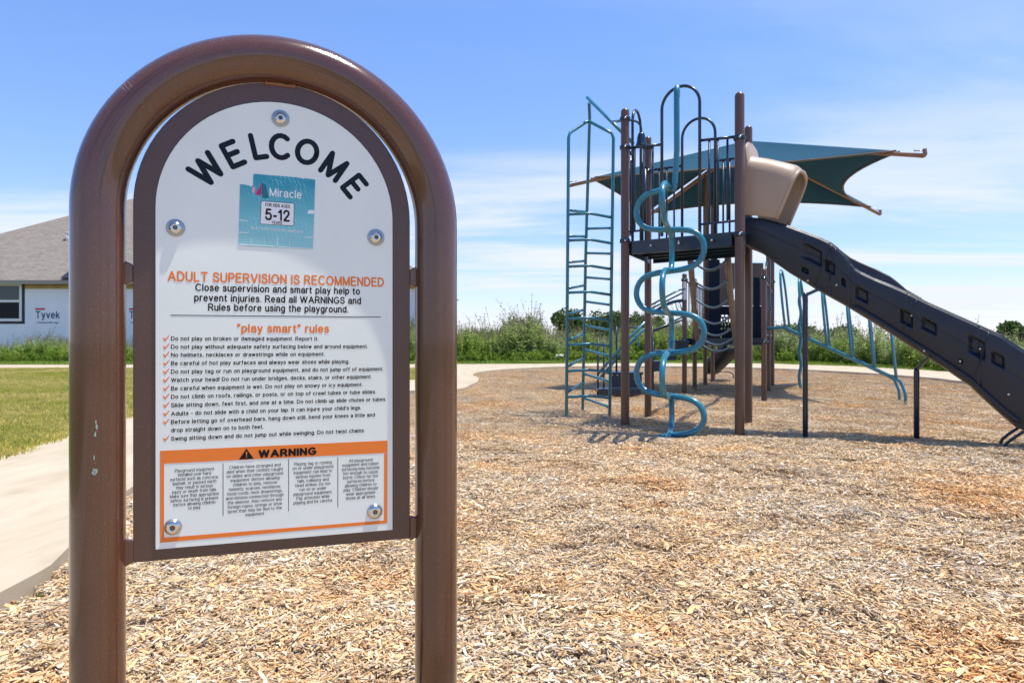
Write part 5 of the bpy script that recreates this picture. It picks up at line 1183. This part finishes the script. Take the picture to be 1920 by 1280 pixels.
for P in ([(1156, 640, 12.6), (1156, 614, 12.6), (1160, 613, 12.6), (1222, 613, 12.5), (1224, 616, 12.5)], [(1223, 620, 12.5), (1232, 617, 12.5), (1284, 592, 12.6)], [(1223, 622, 13.2), (1284, 598, 13.3)], [(1222, 571, 12.5), (1272, 544, 12.6), (1284, 542, 12.7)], [(1222, 578, 13.2), (1280, 549, 13.4)]):
    mb = MB(); mb.tube([W(*q) for q in P], .016, 8); put('handrail', mb, 'navy', play)
mb = MB(); mb.tube(bez([W(1222, 590, 12.9), W(1240, 576, 12.9), W(1262, 566, 12.9), W(1284, 563, 12.9)], 5), .030, 8); cr_ = put('curved_rail', mb, 'navy', play)
for a, b in (((1266, 567), (1272, 588)), ((1274, 566), (1280, 586))): mb = MB(); mb.tube([W(*a, 12.9), W(*b, 12.9)], .008, 6); put('spindle', mb, 'navy', cr_)
for o_ in ((0, 0, 12.5), (5, 6, 13.0)): mb = MB(); mb.tube([W(1216+o_[0], 597+o_[1], o_[2]), W(1180+o_[0], 634+o_[1], o_[2]), W(1120+o_[0], 702+o_[1], o_[2])], .026, 8); put('ramp_rail', mb, 'teal2', play)
mb = MB(); mb.tube(bez([W(1186, 634, 12.6), W(1194, 642, 12.6), W(1199, 650, 12.6), W(1196, 636, 12.6), W(1190, 628, 12.6)], 4), .012, 6); put('hand_loop', mb, 'teal2', play)

# sloping hoop climber on the right
r0, r1, r2, r3 = W(1434, 616, 11.5), W(1472, 613, 11.3), W(1686, 712, 10.75), W(1697, 760, 10.7)
off_ = Vector((.16, .45, 0))
def hoop_rail(o): mb = MB(); P = [r0+o, r1+o-Vector((.05, 0, 0)), r1+o, lerp(r1, r2, .02)+o-Vector((0, 0, .005)), r2+o-(r2-r1).normalized()*.08, r2+o+Vector((.02, 0, -.03)), Vector((r3.x, r3.y, r2.z-.2))+o, Vector((r3.x+.02, r3.y, -.15))+o]; mb.tube(P, .024, 10); return mb
hoops = put('hoop_climber', hoop_rail(Vector((0, 0, 0))), 'teal', play, label='near teal rail of the hoop climber'); put('rail', hoop_rail(off_), 'teal', hoops)
for k, t in enumerate((.0, .17, .38, .60, .79, .975)):
    a = lerp(r1, r2, t); b = lerp(r1, r2, t+.055)+off_; P = []
    hgt = (.98, .98, .98, .96, .94, .92)[k]
    for q in range(21):
        s_ = q/20; an = math.pi*s_; side_ = .5-.5*math.cos(an); bulge = .12*math.sin(an*2)*-1
        P.append(lerp(a, b, .5-.5*math.cos(an)*(1+.38*math.sin(an)))+Vector((-.10*math.sin(an)**.7, 0, hgt*min(1, math.sin(an)**.75))))
    mb = MB(); mb.tube(P, .020, 10); put('hoop', mb, 'teal', hoops)
mb = MB(); pp = [W(1500+(2.0 if k % 2 else -1.5), 517+(730-517)*k/9, 14.2) for k in range(10)]; mb.tube(bez(pp, 4), .034, 8); put('wavy_pole', mb, 'teal', play)

# small dark slide behind the lower deck
mb = MB(); ss = []
for k in range(13):
    t = k/12; px = lerp(1376, 1334, t); yc = lerp(650, 694, t**.85); c = W(px, yc, lerp(16.4, 17.6, t)); wv = .30; u_ = Vector((.80, .55, 0)).normalized()
    ss.append([c-u_*wv+Vector((0, 0, .20)), c-u_*wv*1.05, c-u_*wv*.8+Vector((0, 0, -.10)), c+u_*wv*.8+Vector((0, 0, -.10)), c+u_*wv*1.05, c+u_*wv+Vector((0, 0, .20)), c+u_*wv*.85+Vector((0, 0, .18)), c+u_*wv*.75+Vector((0, 0, -.03)), c-u_*wv*.75+Vector((0, 0, -.03)), c-u_*wv*.85+Vector((0, 0, .18))])
n = 10; mb.add([p for s_ in ss for p in s_], [(i*n+j, i*n+(j+1) % n, (i+1)*n+(j+1) % n, (i+1)*n+j) for i in range(12) for j in range(n)], 0, True); mb.add(ss[0], [tuple(range(n))]); mb.add(ss[-1], [tuple(reversed(range(n)))])
bs = put('small_slide', mb, 'navy_plastic', play, fix=True, label='small dark slide behind the lower deck')
mb = MB(); mb.tube(bez([G(1340, 712), G(1340, 712)+Vector((.02, 0, .16)), G(1358, 712)+Vector((0, 0, .22)), G(1375, 712)+Vector((-.02, 0, .16)), G(1375, 712)], 5), .016, 8); put('slide_foot', mb, 'navy', bs)
